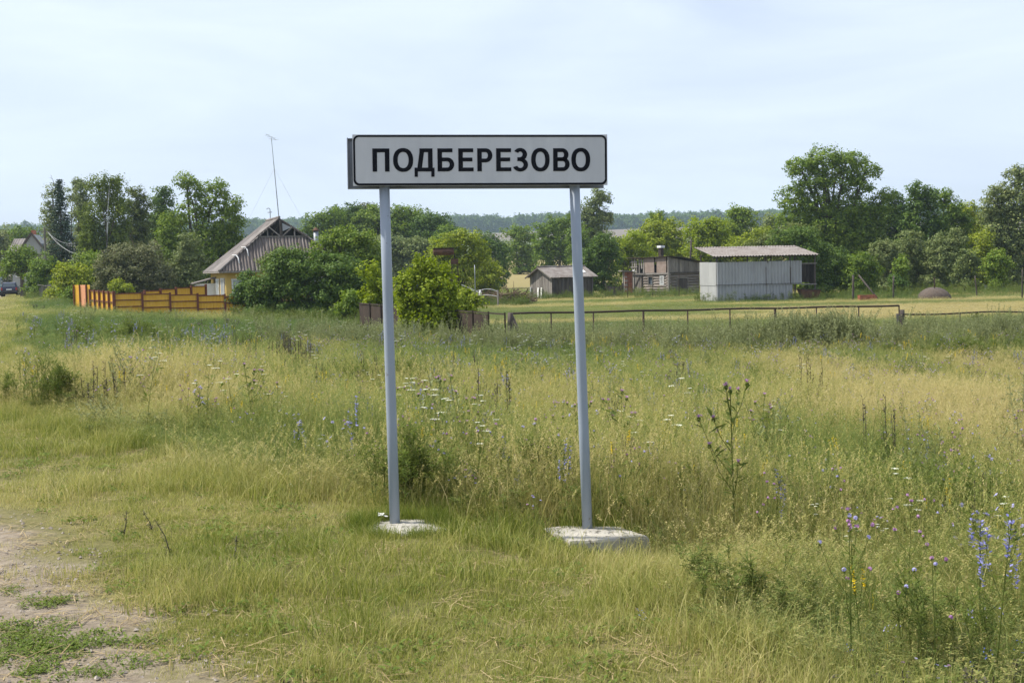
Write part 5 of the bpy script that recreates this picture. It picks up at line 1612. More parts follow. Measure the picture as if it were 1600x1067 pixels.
tree('yard_bush', 'small greenish yellow shrub at the pipe rail near the right edge', 'bush', 1578, 49, [(1576, 500, 10, 10), (1584, 508, 10, 7)], 'grey', .09, .8, .2, trunk_r=.02, group='weeds by the pipe rail')

print('LEAVES', sum(TREES), max(TREES), 'YW', YW, YB, YD, YF)

# ------------------------------------------------------------------ plants: prototypes
STRAW = [(0, (.09,.135,.018)), (.30, (.185,.215,.042)), (.55, (.345,.34,.105)), (.8, (.475,.42,.18)), (1, (.56,.50,.27))]
GB = leafy('grass_blade', STRAW, .35, .5, tint=True, spread=.55)
GM = leafy('meadow_blade', [(0, (.075,.125,.030)), (.3, (.145,.195,.055)), (.55, (.265,.28,.082)), (.8, (.39,.345,.135)), (1, (.48,.41,.20))], .42, .5, tint=True, spread=.42)
GW = leafy('wormwood_leaf', [(0, (.12,.145,.055)), (.5, (.20,.225,.10)), (1, (.30,.32,.17))], .3, .85)
GF = leafy('weed_leaf', [(0, (.070,.105,.024)), (.5, (.125,.165,.038)), (1, (.20,.225,.065))], .42, .8)
GD = leafy('dark_weed', [(0, (.05,.045,.028)), (.5, (.085,.08,.05)), (1, (.13,.12,.085))], .15, .8)
GK = leafy('clover_leaf', [(0, (.07,.11,.022)), (.5, (.12,.17,.032)), (1, (.18,.22,.05))], .3, .8)
FL = {
 'pink': leafy('knapweed_petal', [(0, (.34,.16,.34)), (1, (.58,.36,.56))], .3, .6),
 'blue': leafy('bugloss_petal', [(0, (.16,.16,.40)), (1, (.34,.34,.62))], .3, .6),
 'deep': leafy('chicory_petal', [(0, (.10,.14,.55)), (1, (.28,.34,.80))], .3, .6),
 'pale': leafy('scabious_petal', [(0, (.36,.35,.60)), (1, (.54,.50,.72))], .3, .6),
 'white': leafy('umbel_petal', [(0, (.66,.68,.55)), (1, (.85,.85,.74))], .25, .7),
 'yellow': leafy('yellow_petal', [(0, (.62,.44,.02)), (1, (.80,.62,.04))], .3, .6),
}
STONE = leafy('pebble', [(0, (.14,.11,.09)), (.5, (.26,.22,.18)), (1, (.40,.36,.31))], .0, .9)
SEED = leafy('seed_head', [(0, (.22,.16,.08)), (.5, (.34,.26,.13)), (1, (.46,.37,.21))], .25, .8)

class PL:
    """plant builder: strips and small facets, several materials"""
    def __init__(s): s.v, s.f, s.sz, s.m, s.mats = [], [], [], [], []
    def mi(s, mat):
        if mat not in s.mats: s.mats.append(mat)
        return s.mats.index(mat)
    def face(s, pts, mat):
        b = len(s.v); s.v += [tuple(p) for p in pts]; s.f += list(range(b, b + len(pts))); s.sz.append(len(pts)); s.m.append(s.mi(mat))
    def blade(s, x, y, z, az, h, w, bend, mat, seg=3, twist=None):
        d = (math.cos(az), math.sin(az)); tw = az + 1.57 if twist is None else twist
        px, py = math.cos(tw) * w / 2, math.sin(tw) * w / 2
        b = len(s.v); n = 0
        for i in range(seg + 1):
            t = i / seg
            r = bend * h * t * t
            zz = z + h * (t - .35 * abs(bend) * t * t)
            X, Y = x + d[0] * r, y + d[1] * r
            k = 1 - t ** 1.5 * .999
            if i < seg: s.v += [(X - px * k, Y - py * k, zz), (X + px * k, Y + py * k, zz)]
            else: s.v.append((X, Y, zz))
        for i in range(seg - 1):
            s.f += [b + 2*i, b + 2*i + 1, b + 2*i + 3, b + 2*i + 2]; s.sz.append(4); s.m.append(s.mi(mat))
        s.f += [b + 2*(seg-1), b + 2*(seg-1) + 1, b + 2*seg]; s.sz.append(3); s.m.append(s.mi(mat))
        return (x + d[0] * bend * h, y + d[1] * bend * h, z + h * (1 - .35 * abs(bend)))
    def stem(s, pts, w, mat):
        """three-sided thin stem"""
        b = len(s.v); pts = [Vector(p) for p in pts]
        for i, p in enumerate(pts):
            k = w * (1 - .5 * i / (len(pts) - 1))
            for j in range(3):
                a = 2.094 * j; s.v.append((p.x + math.cos(a) * k, p.y + math.sin(a) * k, p.z))
        for i in range(len(pts) - 1):
            for j in range(3):
                s.f += [b+i*3+j, b+i*3+(j+1)%3, b+(i+1)*3+(j+1)%3, b+(i+1)*3+j]; s.sz.append(4); s.m.append(s.mi(mat))
    def leaf(s, p, d, l, w, mat, up=.3):
        p = Vector(p); d = Vector(d).normalized(); sd = d.cross(Vector((0, 0, 1)))
        if sd.length < .1: sd = Vector((1, 0, 0))
        sd.normalize(); m = p + d * l * .5 + Vector((0, 0, up * l * .3))
        s.face([p, m + sd * w / 2, p + d * l, m - sd * w / 2], mat)
    def ball(s, c, r, mat, n=10, sz=.6):
        c = Vector(c)
        for _ in range(n):
            d = Vector(rand_dirs(1)[0]); q = c + d * r * .7
            a = d.cross(Vector((.3, .5, .8))).normalized() * r * sz; b = d.cross(a).normalized() * r * sz
            s.face([q - a, q + b, q + a, q - b], mat)
    def mesh(s, name): return fast_mesh(name, s.v, s.f, s.sz, s.mats, s.m)

U = random.uniform
def disc(r):
    a, q = U(0, 6.283), math.sqrt(random.random()) * r
    return q * math.cos(a), q * math.sin(a)

def tuft_short(n=64, r=.14, h=(.02, .068), w=.0040):
    p = PL()
    for _ in range(n):
        x, y = disc(r); p.blade(x, y, -.01, U(0, 6.28), U(*h), w * U(.7, 1.3), U(.1, 1.0), GB, 3, U(0, 3.14))
    return p
def tuft_edge(): return tuft_short(60, .15, (.08, .24), .0042)
def tall_straw():
    p = PL()
    for _ in range(20):
        x, y = disc(.18); h = U(.42, .85); az = U(0, 6.28); b = U(.05, .35)
        tip = p.blade(x, y, 0, az, h, .0030, b, GM, 4, U(0, 3.14))
        # panicle
        L_ = U(.06, .14)
        for k in range(7):
            t = k / 7
            q = (tip[0] - math.cos(az) * L_ * t * .35, tip[1] - math.sin(az) * L_ * t * .35, tip[2] - L_ * t)
            a2 = U(0, 6.28); d = Vector((math.cos(a2), math.sin(a2), U(.4, 1.2)))
            p.leaf(q, d, U(.012, .03), .005, GM)
    for _ in range(26):
        x, y = disc(.18); p.blade(x, y, 0, U(0, 6.28), U(.18, .45), .0038, U(.2, .9), GM, 3, U(0, 3.14))
    return p
def stalks():
    """a few stiff bleached stems with plump seed heads"""
    p = PL()
    for _ in range(9):
        x, y = disc(.2); h = U(.55, .95); az = U(0, 6.28)
        tip = p.blade(x, y, 0, az, h, .0062, U(.0, .4), GM, 4, U(0, 3.14))
        for k in range(14):
            t = k / 14; L_ = .13; a2 = U(0, 6.28)
            p.leaf((tip[0] - math.cos(az) * L_ * t * .3, tip[1] - math.sin(az) * L_ * t * .3, tip[2] - L_ * t), (math.cos(a2), math.sin(a2), U(.5, 1.5)), U(.014, .03), .009, GM)
    return p
def tall_green():
    p = PL()
    for _ in range(46):
        x, y = disc(.17); p.blade(x, y, 0, U(0, 6.28), U(.25, .58), .0050, U(.15, .8), GM, 4, U(0, 3.14))
    return p
def under():
    p = PL()
    for _ in range(60):
        x, y = disc(.22); p.blade(x, y, -.02, U(0, 6.28), U(.10, .30), .0050, U(.2, 1.0), GM, 3, U(0, 3.14))
    return p
def branchy(h, nb, leafm, lw=(.04, .08), lwid=.014, nleaf=26, spread=.5, st=.004, tips=None, rec=None):
    """forb with side branches; returns plant and branch tips"""
    p = PL(); lean = Vector((U(-.12, .12), U(-.12, .12), 0)); T = []
    main = [Vector((0, 0, 0)), lean * h * .4 + Vector((0, 0, h * .5)), lean * h + Vector((0, 0, h))]
    p.stem(main, st, leafm)
    T.append(main[-1])
    segs = [(main[0], main[1]), (main[1], main[2])]
    for _ in range(nb):
        t = U(.3, .9); i = 0 if t < .5 else 1
        a = main[i].lerp(main[i + 1], (t % .5) * 2); az = U(0, 6.28); l = h * U(.25, .55) * (1.15 - t * .6)
        e = a + Vector((math.cos(az) * spread, math.sin(az) * spread, .85)).normalized() * l
        m_ = a.lerp(e, .5) + Vector((math.cos(az), math.sin(az), -.3)) * l * .06
        p.stem([a, m_, e], st * .6, leafm); segs += [(a, e)]; T.append(e)
    for _ in range(nleaf):
        a, b = random.choice(segs); q = a.lerp(b, random.random()); az = U(0, 6.28)
        p.leaf(q, (math.cos(az), math.sin(az), U(0, .8)), U(*lw), lwid * U(.7, 1.3), leafm)
    return p, T
def forb_knap():
    p, T = branchy(U(.42, .68), 6, GF, (.03, .08), .009, 22, .45, .0028)
    for t in T:
        p.ball(t, .008, GF, 6); p.ball(t + Vector((0, 0, .010)), .011, FL['pink'] if random.random() < .6 else FL['pale'], 8)
    return p
def forb_green():
    p, T = branchy(U(.35, .62), 8, GF, (.03, .08), .010, 60, .45, .003); return p
def wormwood():
    p = PL()
    for _ in range(7):
        x, y = disc(.2); h = U(.6, 1.0); l = Vector((U(-.2, .2), U(-.2, .2), 0))
        p.stem([(x, y, 0), Vector((x, y, h * .5)) + l * .4, Vector((x, y, h)) + l], .005, GW)
        for k in range(46):
            t = U(.1, 1); q = Vector((x, y, h * t)) + l * t * t; az = U(0, 6.28); r = .10 * (1.15 - t)
            p.leaf(q, (math.cos(az), math.sin(az), .7), U(.4, 1.2) * (r + .03), .018, GW)
    return p
def dry_dark():
    p = PL()
    for _ in range(6):
        x, y = disc(.22); h = U(.5, .95); p.stem([(x, y, 0), (x + U(-.04, .04), y + U(-.04, .04), h)], .006, GD)
        for k in range(40):
            t = U(.35, 1); az = U(0, 6.28); p.leaf((x, y, h * t), (math.cos(az), math.sin(az), 1.2), U(.02, .05), .012, GD)
    return p
def bugloss(parts=False):
    p, T = branchy(U(.45, .75), 3, GF, (.04, .09), .012, 26, .3); q = p if not parts else PL()
    for t in T:
        L_ = U(.12, .28)
        for k in range(26):
            s_ = random.random(); az = U(0, 6.28); c = Vector(t) - Vector((0, 0, L_ * s_)); d = (math.cos(az), math.sin(az), .5)
            q.leaf(c, d, U(.012, .026) * (1.2 - s_ * .3), .014, FL['blue'])
    return (p, q) if parts else p
def umbel(parts=False):
    p, T = branchy(U(.5, .8), 3, GF, (.05, .12), .02, 18, .35); out = []
    for t in T:
        q = p if not parts else PL(); r = U(.022, .045)
        for k in range(34):
            x, y = disc(r); c = Vector(t) + Vector((x, y, .025 - (x*x + y*y) / r * .12)); s_ = U(.004, .008)
            q.face([c + Vector((-s_, 0, 0)), c + Vector((0, -s_, U(-.002, .002))), c + Vector((s_, 0, 0)), c + Vector((0, s_, U(-.002, .002)))], FL['white'])
        for k in range(8):
            x, y = disc(r); q.stem([t, Vector(t) + Vector((x, y, .02))], .0012, GF)
        out.append(q)
    return (p, out) if parts else p
def yellow_spike(parts=False):
    p, T = branchy(U(.4, .7), 2, GF, (.03, .06), .008, 30, .25); q = p if not parts else PL()
    for t in T:
        L_ = U(.06, .14)
        for k in range(22):
            s_ = random.random(); az = U(0, 6.28); q.leaf(Vector(t) - Vector((0, 0, L_ * s_)), (math.cos(az), math.sin(az), .6), U(.010, .020), .012, FL['yellow'])
    return (p, q) if parts else p
def thistle(parts=False):
    p, T = branchy(U(.75, 1.0), 8, GF, (.06, .13), .022, 60, .55, .006); out = []
    for t in T:
        q = p if not parts else PL()
        q.ball(t, .016, GF, 12); 
        for k in range(16):
            az = U(0, 6.28); q.leaf(Vector(t) + Vector((0, 0, .010)), (math.cos(az), math.sin(az), U(.5, 1.6)), U(.018, .030), .007, FL['pink'])
        out.append(q)
    return (p, out) if parts else p
def chicory(parts=False, col='deep'):
    p, T = branchy(U(.4, .65), 8, GF, (.03, .09), .014, 24, .6); out = []
    for t in T:
        q = p if not parts else PL(); n = Vector((U(-.5, .5), U(-1, 0), .6)).normalized()
        a = n.cross(Vector((0, 0, 1))).normalized(); b = n.cross(a)
        for k in range(12):
            f_ = 6.283 * k / 12; q.leaf(t, a * math.cos(f_) + b * math.sin(f_), U(.014, .022), .008, FL[col])
        out.append(q)
    return (p, out) if parts else p
def mullein(parts=False):
    p = PL(); q = p if not parts else PL()
    for _ in range(5):
        x, y = disc(.16); h = U(.6, 1.0); p.stem([(x, y, 0), (x + U(-.05, .05), y, h)], .007, GF)
        for k in range(70):
            t = U(.35, 1); az = U(0, 6.28); q.leaf((x, y, h * t), (math.cos(az), math.sin(az), 1.4), U(.02, .045), .016, GD)
    for _ in range(20):
        x, y = disc(.2); az = U(0, 6.28); p.leaf((x, y, U(0, .3)), (math.cos(az), math.sin(az), .6), U(.1, .2), .05, GF)
    return (p, q) if parts else p
def rosette():
    p = PL()
    for _ in range(34):
        x, y = disc(.11); az = U(0, 6.28); p.leaf((x, y, U(.0, .03)), (math.cos(az), math.sin(az), U(.1, .8)), U(.02, .045), U(.012, .022), GK)
    for _ in range(10):
        x, y = disc(.1); p.blade(x, y, 0, U(0, 6.28), U(.03, .08), .003, U(.2, .9), GB)
    return p
def straw_litter():
    p = PL()
    for _ in range(9):
        x, y = disc(.16); az = U(0, 6.28); l = U(.04, .16); z = U(.004, .02)
        d = Vector((math.cos(az), math.sin(az), U(-.04, .08))) * l; n_ = Vector((-math.sin(az), math.cos(az), 0)) * .0022
        c = Vector((x, y, z)); p.face([c - d / 2 - n_, c + d / 2 - n_, c + d / 2 + n_, c - d / 2 + n_], SEED)
    return p
def pebbles():
    p = PL()
    for _ in range(7):
        x, y = disc(.16); r = U(.004, .014); c = Vector((x, y, r * .3)); top = c + Vector((U(-.3, .3) * r, U(-.3, .3) * r, r * .8))
        rg = [c + Vector((math.cos(a) * r * U(.7, 1.2), math.sin(a) * r * U(.7, 1.2), U(-.2, .25) * r)) for a in np.linspace(0, 5.236, 6)]
        for i in range(6): p.face([rg[i], rg[(i + 1) % 6], top], STONE)
    return p
def shrubby():
    p, T = branchy(U(.6, .9), 16, GF, (.035, .09), .011, 230, .55, .004); return p

def make_protos(coll_name, items):
    c = bpy.data.collections.new(coll_name)
    out = []
    for i, pl in enumerate(items):
        o = bpy.data.objects.new('%s_plant_%03d' % (coll_name, i), pl.mesh('plant')); c.objects.link(o)
    return c

def scatter(name, coll, P, yaw, tilt, scl, idx, tint, label, cat):
    n = len(P)
    me = bpy.data.meshes.new(name)
    me.vertices.add(n); me.vertices.foreach_set('co', np.asarray(P, np.float32).ravel())
    az = RNG.uniform(0, 6.283, n)
    rot = np.stack([tilt * np.cos(az), tilt * np.sin(az), yaw], 1).astype(np.float32)
    for nm, ty, arr in (('rot', 'FLOAT_VECTOR', rot), ('scl', 'FLOAT_VECTOR', scl), ('idx', 'INT', idx), ('tint', 'FLOAT', tint)):
        a = me.attributes.new(nm, ty, 'POINT')
        a.data.foreach_set('vector' if ty == 'FLOAT_VECTOR' else 'value', np.asarray(arr, np.int32 if ty == 'INT' else np.float32).ravel())
    o = bpy.data.objects.new(name, me); COL.objects.link(o)
    g = bpy.data.node_groups.new(name + '_scatter', 'GeometryNodeTree')
    g.interface.new_socket('Geometry', in_out='INPUT', socket_type='NodeSocketGeometry')
    g.interface.new_socket('Geometry', in_out='OUTPUT', socket_type='NodeSocketGeometry')
    N = g.nodes.new
    gi, go = N('NodeGroupInput'), N('NodeGroupOutput')
    ip, ci = N('GeometryNodeInstanceOnPoints'), N('GeometryNodeCollectionInfo')
    ci.inputs['Collection'].default_value = coll
    ci.inputs['Separate Children'].default_value = True
    ci.inputs['Reset Children'].default_value = True
    ip.inputs['Pick Instance'].default_value = True
    def attr(nm, ty):
        a = N('GeometryNodeInputNamedAttribute'); a.data_type = ty; a.inputs['Name'].default_value = nm; return a.outputs['Attribute']
    er = N('FunctionNodeEulerToRotation')
    L = g.links.new
    L(gi.outputs[0], ip.inputs['Points']); L(ci.outputs[0], ip.inputs['Instance'])
    L(attr('idx', 'INT'), ip.inputs['Instance Index'])
    L(attr('rot', 'FLOAT_VECTOR'), er.inputs[0]); L(er.outputs[0], ip.inputs['Rotation'])
    L(attr('scl', 'FLOAT_VECTOR'), ip.inputs['Scale'])
    L(ip.outputs[0], go.inputs[0])
    md = o.modifiers.new('scatter', 'NODES'); md.node_group = g
    tag(o, label, cat, kind='stuff')
    return o

# ------------------------------------------------------------------ where the plants stand
def sample(y0, y1, dens, wide=.50, pad=2.0, xmin=None):
    """random ground points in the widening strip in front of the camera"""
    area = (y1 - y0) * (wide * (y0 + y1) + 2 * pad)
    n = int(area * dens)
    y = RNG.uniform(y0, y1, n * 2); w = wide * y + pad
    keep = RNG.random(n * 2) < w / (wide * y1 + pad)
    y = y[keep][:n]; w = w[keep][:n]
    x = RNG.uniform(-1, 1, len(y)) * w
    return x, y
def inside_slabs(x, y, grow=1.0):
    m = np.zeros(len(x), bool)
    for cx, cy, r, poly in SLABS:
        P = [(cx + (a - cx) * grow, cy + (b - cy) * grow) for a, b in poly]
        c = np.zeros(len(x), bool)
        for (xa, ya), (xb_, yb_) in zip(P, P[1:] + P[:1]):
            hit_ = ((ya > y) != (yb_ > y)) & (x < (xb_ - xa) * (y - ya) / (yb_ - ya + 1e-12) + xa)
            c ^= hit_
        m |= c
    return m
def bulge(y): return 1.5 * np.exp(-((np.asarray(y) - 7.55) / 1.15) ** 2)
def field_edge(x, y):
    """>0 inside the tall meadow"""
    return x - xb(y) - bulge(y) - (vnoise(x, y, .9, 21) - .5) * .5
def solid_mask(x, y):
    """keep plants out of buildings, fences, car"""
    bad = np.zeros(len(x), bool)
    for o, lx_, ly_ in ((shed, (-.2, 7.6), (-.2, 4.9)), (barn, (-.3, 4.2), (-.2, 5.5)), (ds, (-.2, 4.6), (-.2, 3.8)), (house, (.2, 8.1), (.2, 8.8))):
        c, s_ = math.cos(-o.rotation_euler.z), math.sin(-o.rotation_euler.z)
        dx, dy = x - o.location.x, y - o.location.y
        px, py = c * dx - s_ * dy, s_ * dx + c * dy
        bad |= (px > lx_[0]) & (px < lx_[1]) & (py > ly_[0]) & (py < ly_[1])
    return bad
def dryness(x, y):
    d = .39 + (vnoise(x, y * .55, 2.2, 5) - .5) * .65 + (vnoise(x, y * .35, 8, 6) - .5) * .95
    d += .10 * ss(2, 8, x) * ss(8, 12, y) * ss(34, 22, y)          # straw on the right
    d -= .22 * ss(-2, -9, x) * ss(18, 26, y)                       # greener on the far left
    d -= .22 * ss(33, 40, y) * ss(48, 44, y)                       # grey green strip before the fence
    return np.clip(d, 0, 1)

# --- mown verge
VP = make_protos('verge', [tuft_short() for _ in range(6)] + [tuft_edge() for _ in range(4)] + [rosette() for _ in range(3)] + [straw_litter() for _ in range(3)] + [pebbles() for _ in range(3)])
XS, YS_, SC_, ID_, TI_ = [], [], [], [], []
for (a, b, dens, sc) in ((4.2, 7.0, 210, .95), (7.0, 10, 150, 1.0), (10, 16, 80, 1.15), (16, 30, 34, 1.5), (30, 70, 7, 2.4), (70, 160, 2.2, 3.6)):
    x, y = sample(a, b, dens)
    s_ = x - xb(y)
    fe = field_edge(x, y)
    soil = ss(-1.8, -2.5, s_ + (vnoise(x, y, .8, 31) - .5) * 1.5 + (vnoise(x, y, .22, 33) - .5) * .5)
    ok = (fe < .25) & (RNG.random(len(x)) > soil * .985) & (s_ > -9) & ~inside_slabs(x, y, 1.10)
    x, y, s_, fe, soil = x[ok], y[ok], s_[ok], fe[ok], soil[ok]
    n = len(x)
    idx_ = RNG.integers(0, 6, n)
    near_edge = ss(-.7, .1, fe) * .55 + ss(.55, .75, vnoise(x, y, 1.1, 35)) * .25
    idx_ = np.where(RNG.random(n) < near_edge, RNG.integers(6, 10, n), idx_)
    idx_ = np.where(inside_slabs(x, y, 1.9), RNG.integers(0, 6, n), idx_)
    idx_ = np.where(RNG.random(n) < .04, RNG.integers(10, 13, n), idx_)
    idx_ = np.where(RNG.random(n) < .10 + .22 * (soil > .25), RNG.integers(13, 16, n), idx_)
    ti = .53 + (vnoise(x, y, 1.2, 36) - .5) * .60 + (vnoise(x, y, .35, 37) - .5) * .25 + .22 * soil - .10 * ss(-.5, .2, fe)
    hs = sc * RNG.uniform(.7, 1.25, n) * (1 - .35 * soil)
    XS.append(x); YS_.append(y); ID_.append(idx_); TI_.append(ti)
    SC_.append(np.stack([hs, hs, hs * (1 / sc) ** .75], 1))
# clover and knotgrass patches on the bare track
for (u, v, r, n) in ((20, 1000, .22, 60), (60, 1010, .16, 40), (40, 1030, .18, 46), (70, 940, .14, 30), (150, 1000, .16, 34), (130, 1020, .10, 18), (180, 1045, .16, 30), (235, 1000, .12, 18), (10, 985, .14, 30), (60, 1060, .14, 24), (100, 975, .10, 14), (20, 925, .08, 10)):
    c = hit(u, v); n = max(5, int(n * .5)); r *= .8
    a, q = RNG.uniform(0, 6.283, n), np.sqrt(RNG.random(n)) * r
    XS.append(c.x + q * np.cos(a) * 1.2); YS_.append(c.y + q * np.sin(a) * 1.2); ID_.append(np.where(RNG.random(n) < .8, RNG.integers(10, 13, n), RNG.integers(0, 6, n)))
    TI_.append(np.full(n, .25)); hs = RNG.uniform(.35, .75, n); SC_.append(np.stack([hs, hs, hs], 1))
x, y = sample(4.2, 9, 40); s_ = x - xb(y); ok = (s_ < -2.0) & (s_ > -7); x, y = x[ok], y[ok]; n = len(x)
XS.append(x); YS_.append(y); TI_.append(np.full(n, .8)); hs = RNG.uniform(.5, 1.3, n); SC_.append(np.stack([hs, hs, hs], 1))
ID_.append(np.where(RNG.random(n) < .6, RNG.integers(16, 19, n), RNG.integers(13, 16, n)))
# ranker dark green grass hugging the slabs
for cx, cy, r, poly in SLABS:
    for (ax, ay), (bx, by) in zip(poly, poly[1:] + poly[:1]):
        m_ = 5
        t_ = RNG.random(m_)
        gx_, gy_ = ax + (bx - ax) * t_, ay + (by - ay) * t_
        gx_, gy_ = cx + (gx_ - cx) * RNG.uniform(1.02, 1.25, m_), cy + (gy_ - cy) * RNG.uniform(1.02, 1.3, m_)
        front = gy_ < cy - .02
        XS.append(gx_); YS_.append(gy_); ID_.append(RNG.integers(6, 10, m_)); TI_.append(RNG.uniform(.02, .35, m_))
        keep_ = (RNG.random(m_) < np.where(front, .55, .9)) & ~((cx > 0) & (gx_ < cx - .12))
        XS[-1], YS_[-1], ID_[-1], TI_[-1] = gx_[keep_], gy_[keep_], ID_[-1][keep_], TI_[-1][keep_]
        hs = RNG.uniform(.45, .8, m_); SC_.append(np.stack([hs, hs, hs * np.where(front, .5 if cx > 0 else .72, 1.1)], 1)[keep_])
x, y = np.concatenate(XS), np.concatenate(YS_)
P = np.stack([x, y, gz(x, y)], 1); n = len(x)
scatter('verge_grass', VP, P, RNG.uniform(0, 6.283, n), RNG.normal(0, .08, n), np.concatenate(SC_), np.concatenate(ID_), np.concatenate(TI_),
        'short dry mown grass and clover of the road verge', 'grass')
print('VERGE', n)

# --- meadow
kinds = {}
items = []
def reg(nm, fn, k):
    kinds[nm] = (len(items), k)
    for _ in range(k): items.append(fn())
reg('straw', tall_straw, 6); reg('green', tall_green, 5); reg('under', under, 4); reg('forb', forb_green, 4); reg('knap', forb_knap, 5)
reg('worm', wormwood, 4); reg('dark', dry_dark, 3); reg('stalk', stalks, 4)
MP = make_protos('meadow', items)
def pick(nm, n): return kinds[nm][0] + RNG.integers(0, kinds[nm][1], n)
XS, YS_, SC_, ID_, TI_ = [], [], [], [], []
for (a, b, dens, sw, sh_) in ((4.2, 9, 100, 1.0, 1.0), (9, 15, 66, 1.15, 1.0), (15, 25, 40, 1.4, 1.0), (25, 40, 21, 1.8, 1.0), (40, 62, 10, 2.4, 1.0), (62, 118, 4.2, 3.4, .95), (118, 175, 1.6, 4.6, .9)):
    x, y = sample(a, b, dens)
    fe = field_edge(x, y)
    ok = (fe > -.05) & ~inside_slabs(x, y, 1.12) & ~solid_mask(x, y)
    # keep the open sight of the slabs from the track
    x, y, fe = x[ok], y[ok], fe[ok]
    n = len(x)
    D = dryness(x, y)
    yard = ss(49, 52, y) * ss(-10, -7, x)                       # beyond the fence: grazed yard, lower growth
    r = RNG.random(n)
    id_ = pick('under', n)
    cum = np.zeros(n)
    worm = np.clip(ss(-9, -5, x) * ss(38, 42, y) * ss(52, 47, y) * .55 * (vnoise(x, y, 4, 41) > .3) + .003, 0, 1) * (1 - yard)
    probs = [('straw', .17 + .36 * D), ('green', .36 - .24 * D), ('forb', (.02 + .22 * ss(.60, .76, vnoise(x, y, 2.0, 42))) * (1 - yard)), ('knap', (.008 + .035 * ss(.55, .8, vnoise(x, y, 4, 43))) * (1 - yard)), ('stalk', .06 + .12 * D * (1 - yard)), ('worm', worm), ('dark', (.0006 + .02 * ss(.74, .82, vnoise(x, y, 1.5, 47))) * (1 - yard))]
    for nm, pr in probs:
        sel = (r >= cum) & (r < cum + pr)
        id_ = np.where(sel, pick(nm, n), id_)
        cum = cum + pr
    h_ = RNG.uniform(.60, 1.15, n) * sh_ * (.38 + .62 * ss(0, 2.2, fe)) * (.62 + .55 * vnoise(x, y, 1.6, 44)) * (.72 + .28 * ss(5, 8, y))
    h_ = h_ * (1 - .55 * yard) * (1 - .34 * ss(16, 34, y))
    isw = (id_ >= kinds['worm'][0]) & (id_ < kinds['worm'][0] + kinds['worm'][1])
    h_ = np.where(isw & (y > 36), h_ * 1.7, h_); ww_k = np.where(isw & (y > 36), .5, 1.0)
    XS.append(x); YS_.append(y); ID_.append(id_)
    stripe = ss(.45, .62, vnoise(x * .25, y, 5.5, 45)) * yard
    ti = D * .95 - .06 + RNG.normal(0, .07, n)
    ti = ti * (1 - yard) + yard * (.30 + .62 * stripe * ss(58, 66, y) + (vnoise(x, y, 7, 46) - .5) * .35)
    shade_tint = np.zeros(n)
    for nm_, dt_ in (('under', -.26), ('straw', .15), ('green', -.08), ('stalk', .25)):  # shade between stems put into the tint: undergrowth darker, straw lighter
        shade_tint += dt_ * ((id_ >= kinds[nm_][0]) & (id_ < kinds[nm_][0] + kinds[nm_][1]))
    TI_.append(np.clip(ti + shade_tint * (1 - yard), 0, 1))
    ww = sw * RNG.uniform(.8, 1.2, n) * ww_k
    SC_.append(np.stack([ww, ww, h_], 1))
# weeds along building feet, fences and the skirts of the bushes
for u0, u1, Y, sp, n, h0 in ((1085, 1250, YW - .5, .5, 90, .75), (1085, 1125, YW + .6, .5, 26, .8), (822, 935, YD - 1.2, 1.2, 110, .75), (940, 1090, YB - 1.5, 1.4, 150, .7), (730, 830, 100, 1.8, 160, .9),
                             (1285, 1420, 98, 5, 220, .9), (1400, 1640, 103, 6, 420, 1.0), (1420, 1520, YM + .6, 1.2, 40, .6), (360, 600, 71.5, 2.2, 330, .8), (540, 640, 60, 3, 160, .8), (640, 800, 48, 3, 150, .65), (90, 180, 92, 3, 120, .7),
                             (40, 120, 106, 4, 140, .8), (1240, 1300, YW + .5, .9, 40, .8), (960, 1100, 116, 4, 150, 1.0), (740, 960, 118, 6, 240, 1.0), (180, 380, YF - 1.2, .7, 120, .4)):
    uu = RNG.uniform(u0, u1, n); yy = Y + RNG.normal(0, sp * .5, n); xx = (uu - CX) / FPX * yy
    ok = ~solid_mask(xx, yy); xx, yy = xx[ok], yy[ok]; n = len(xx)
    XS.append(xx); YS_.append(yy); ID_.append(np.where(RNG.random(n) < .7, pick('forb', n), pick('green', n)))
    TI_.append(RNG.uniform(.0, .35, n)); ww = RNG.uniform(1.6, 2.6, n); SC_.append(np.stack([ww, ww, h0 * RNG.uniform(.8, 2.0, n)], 1))
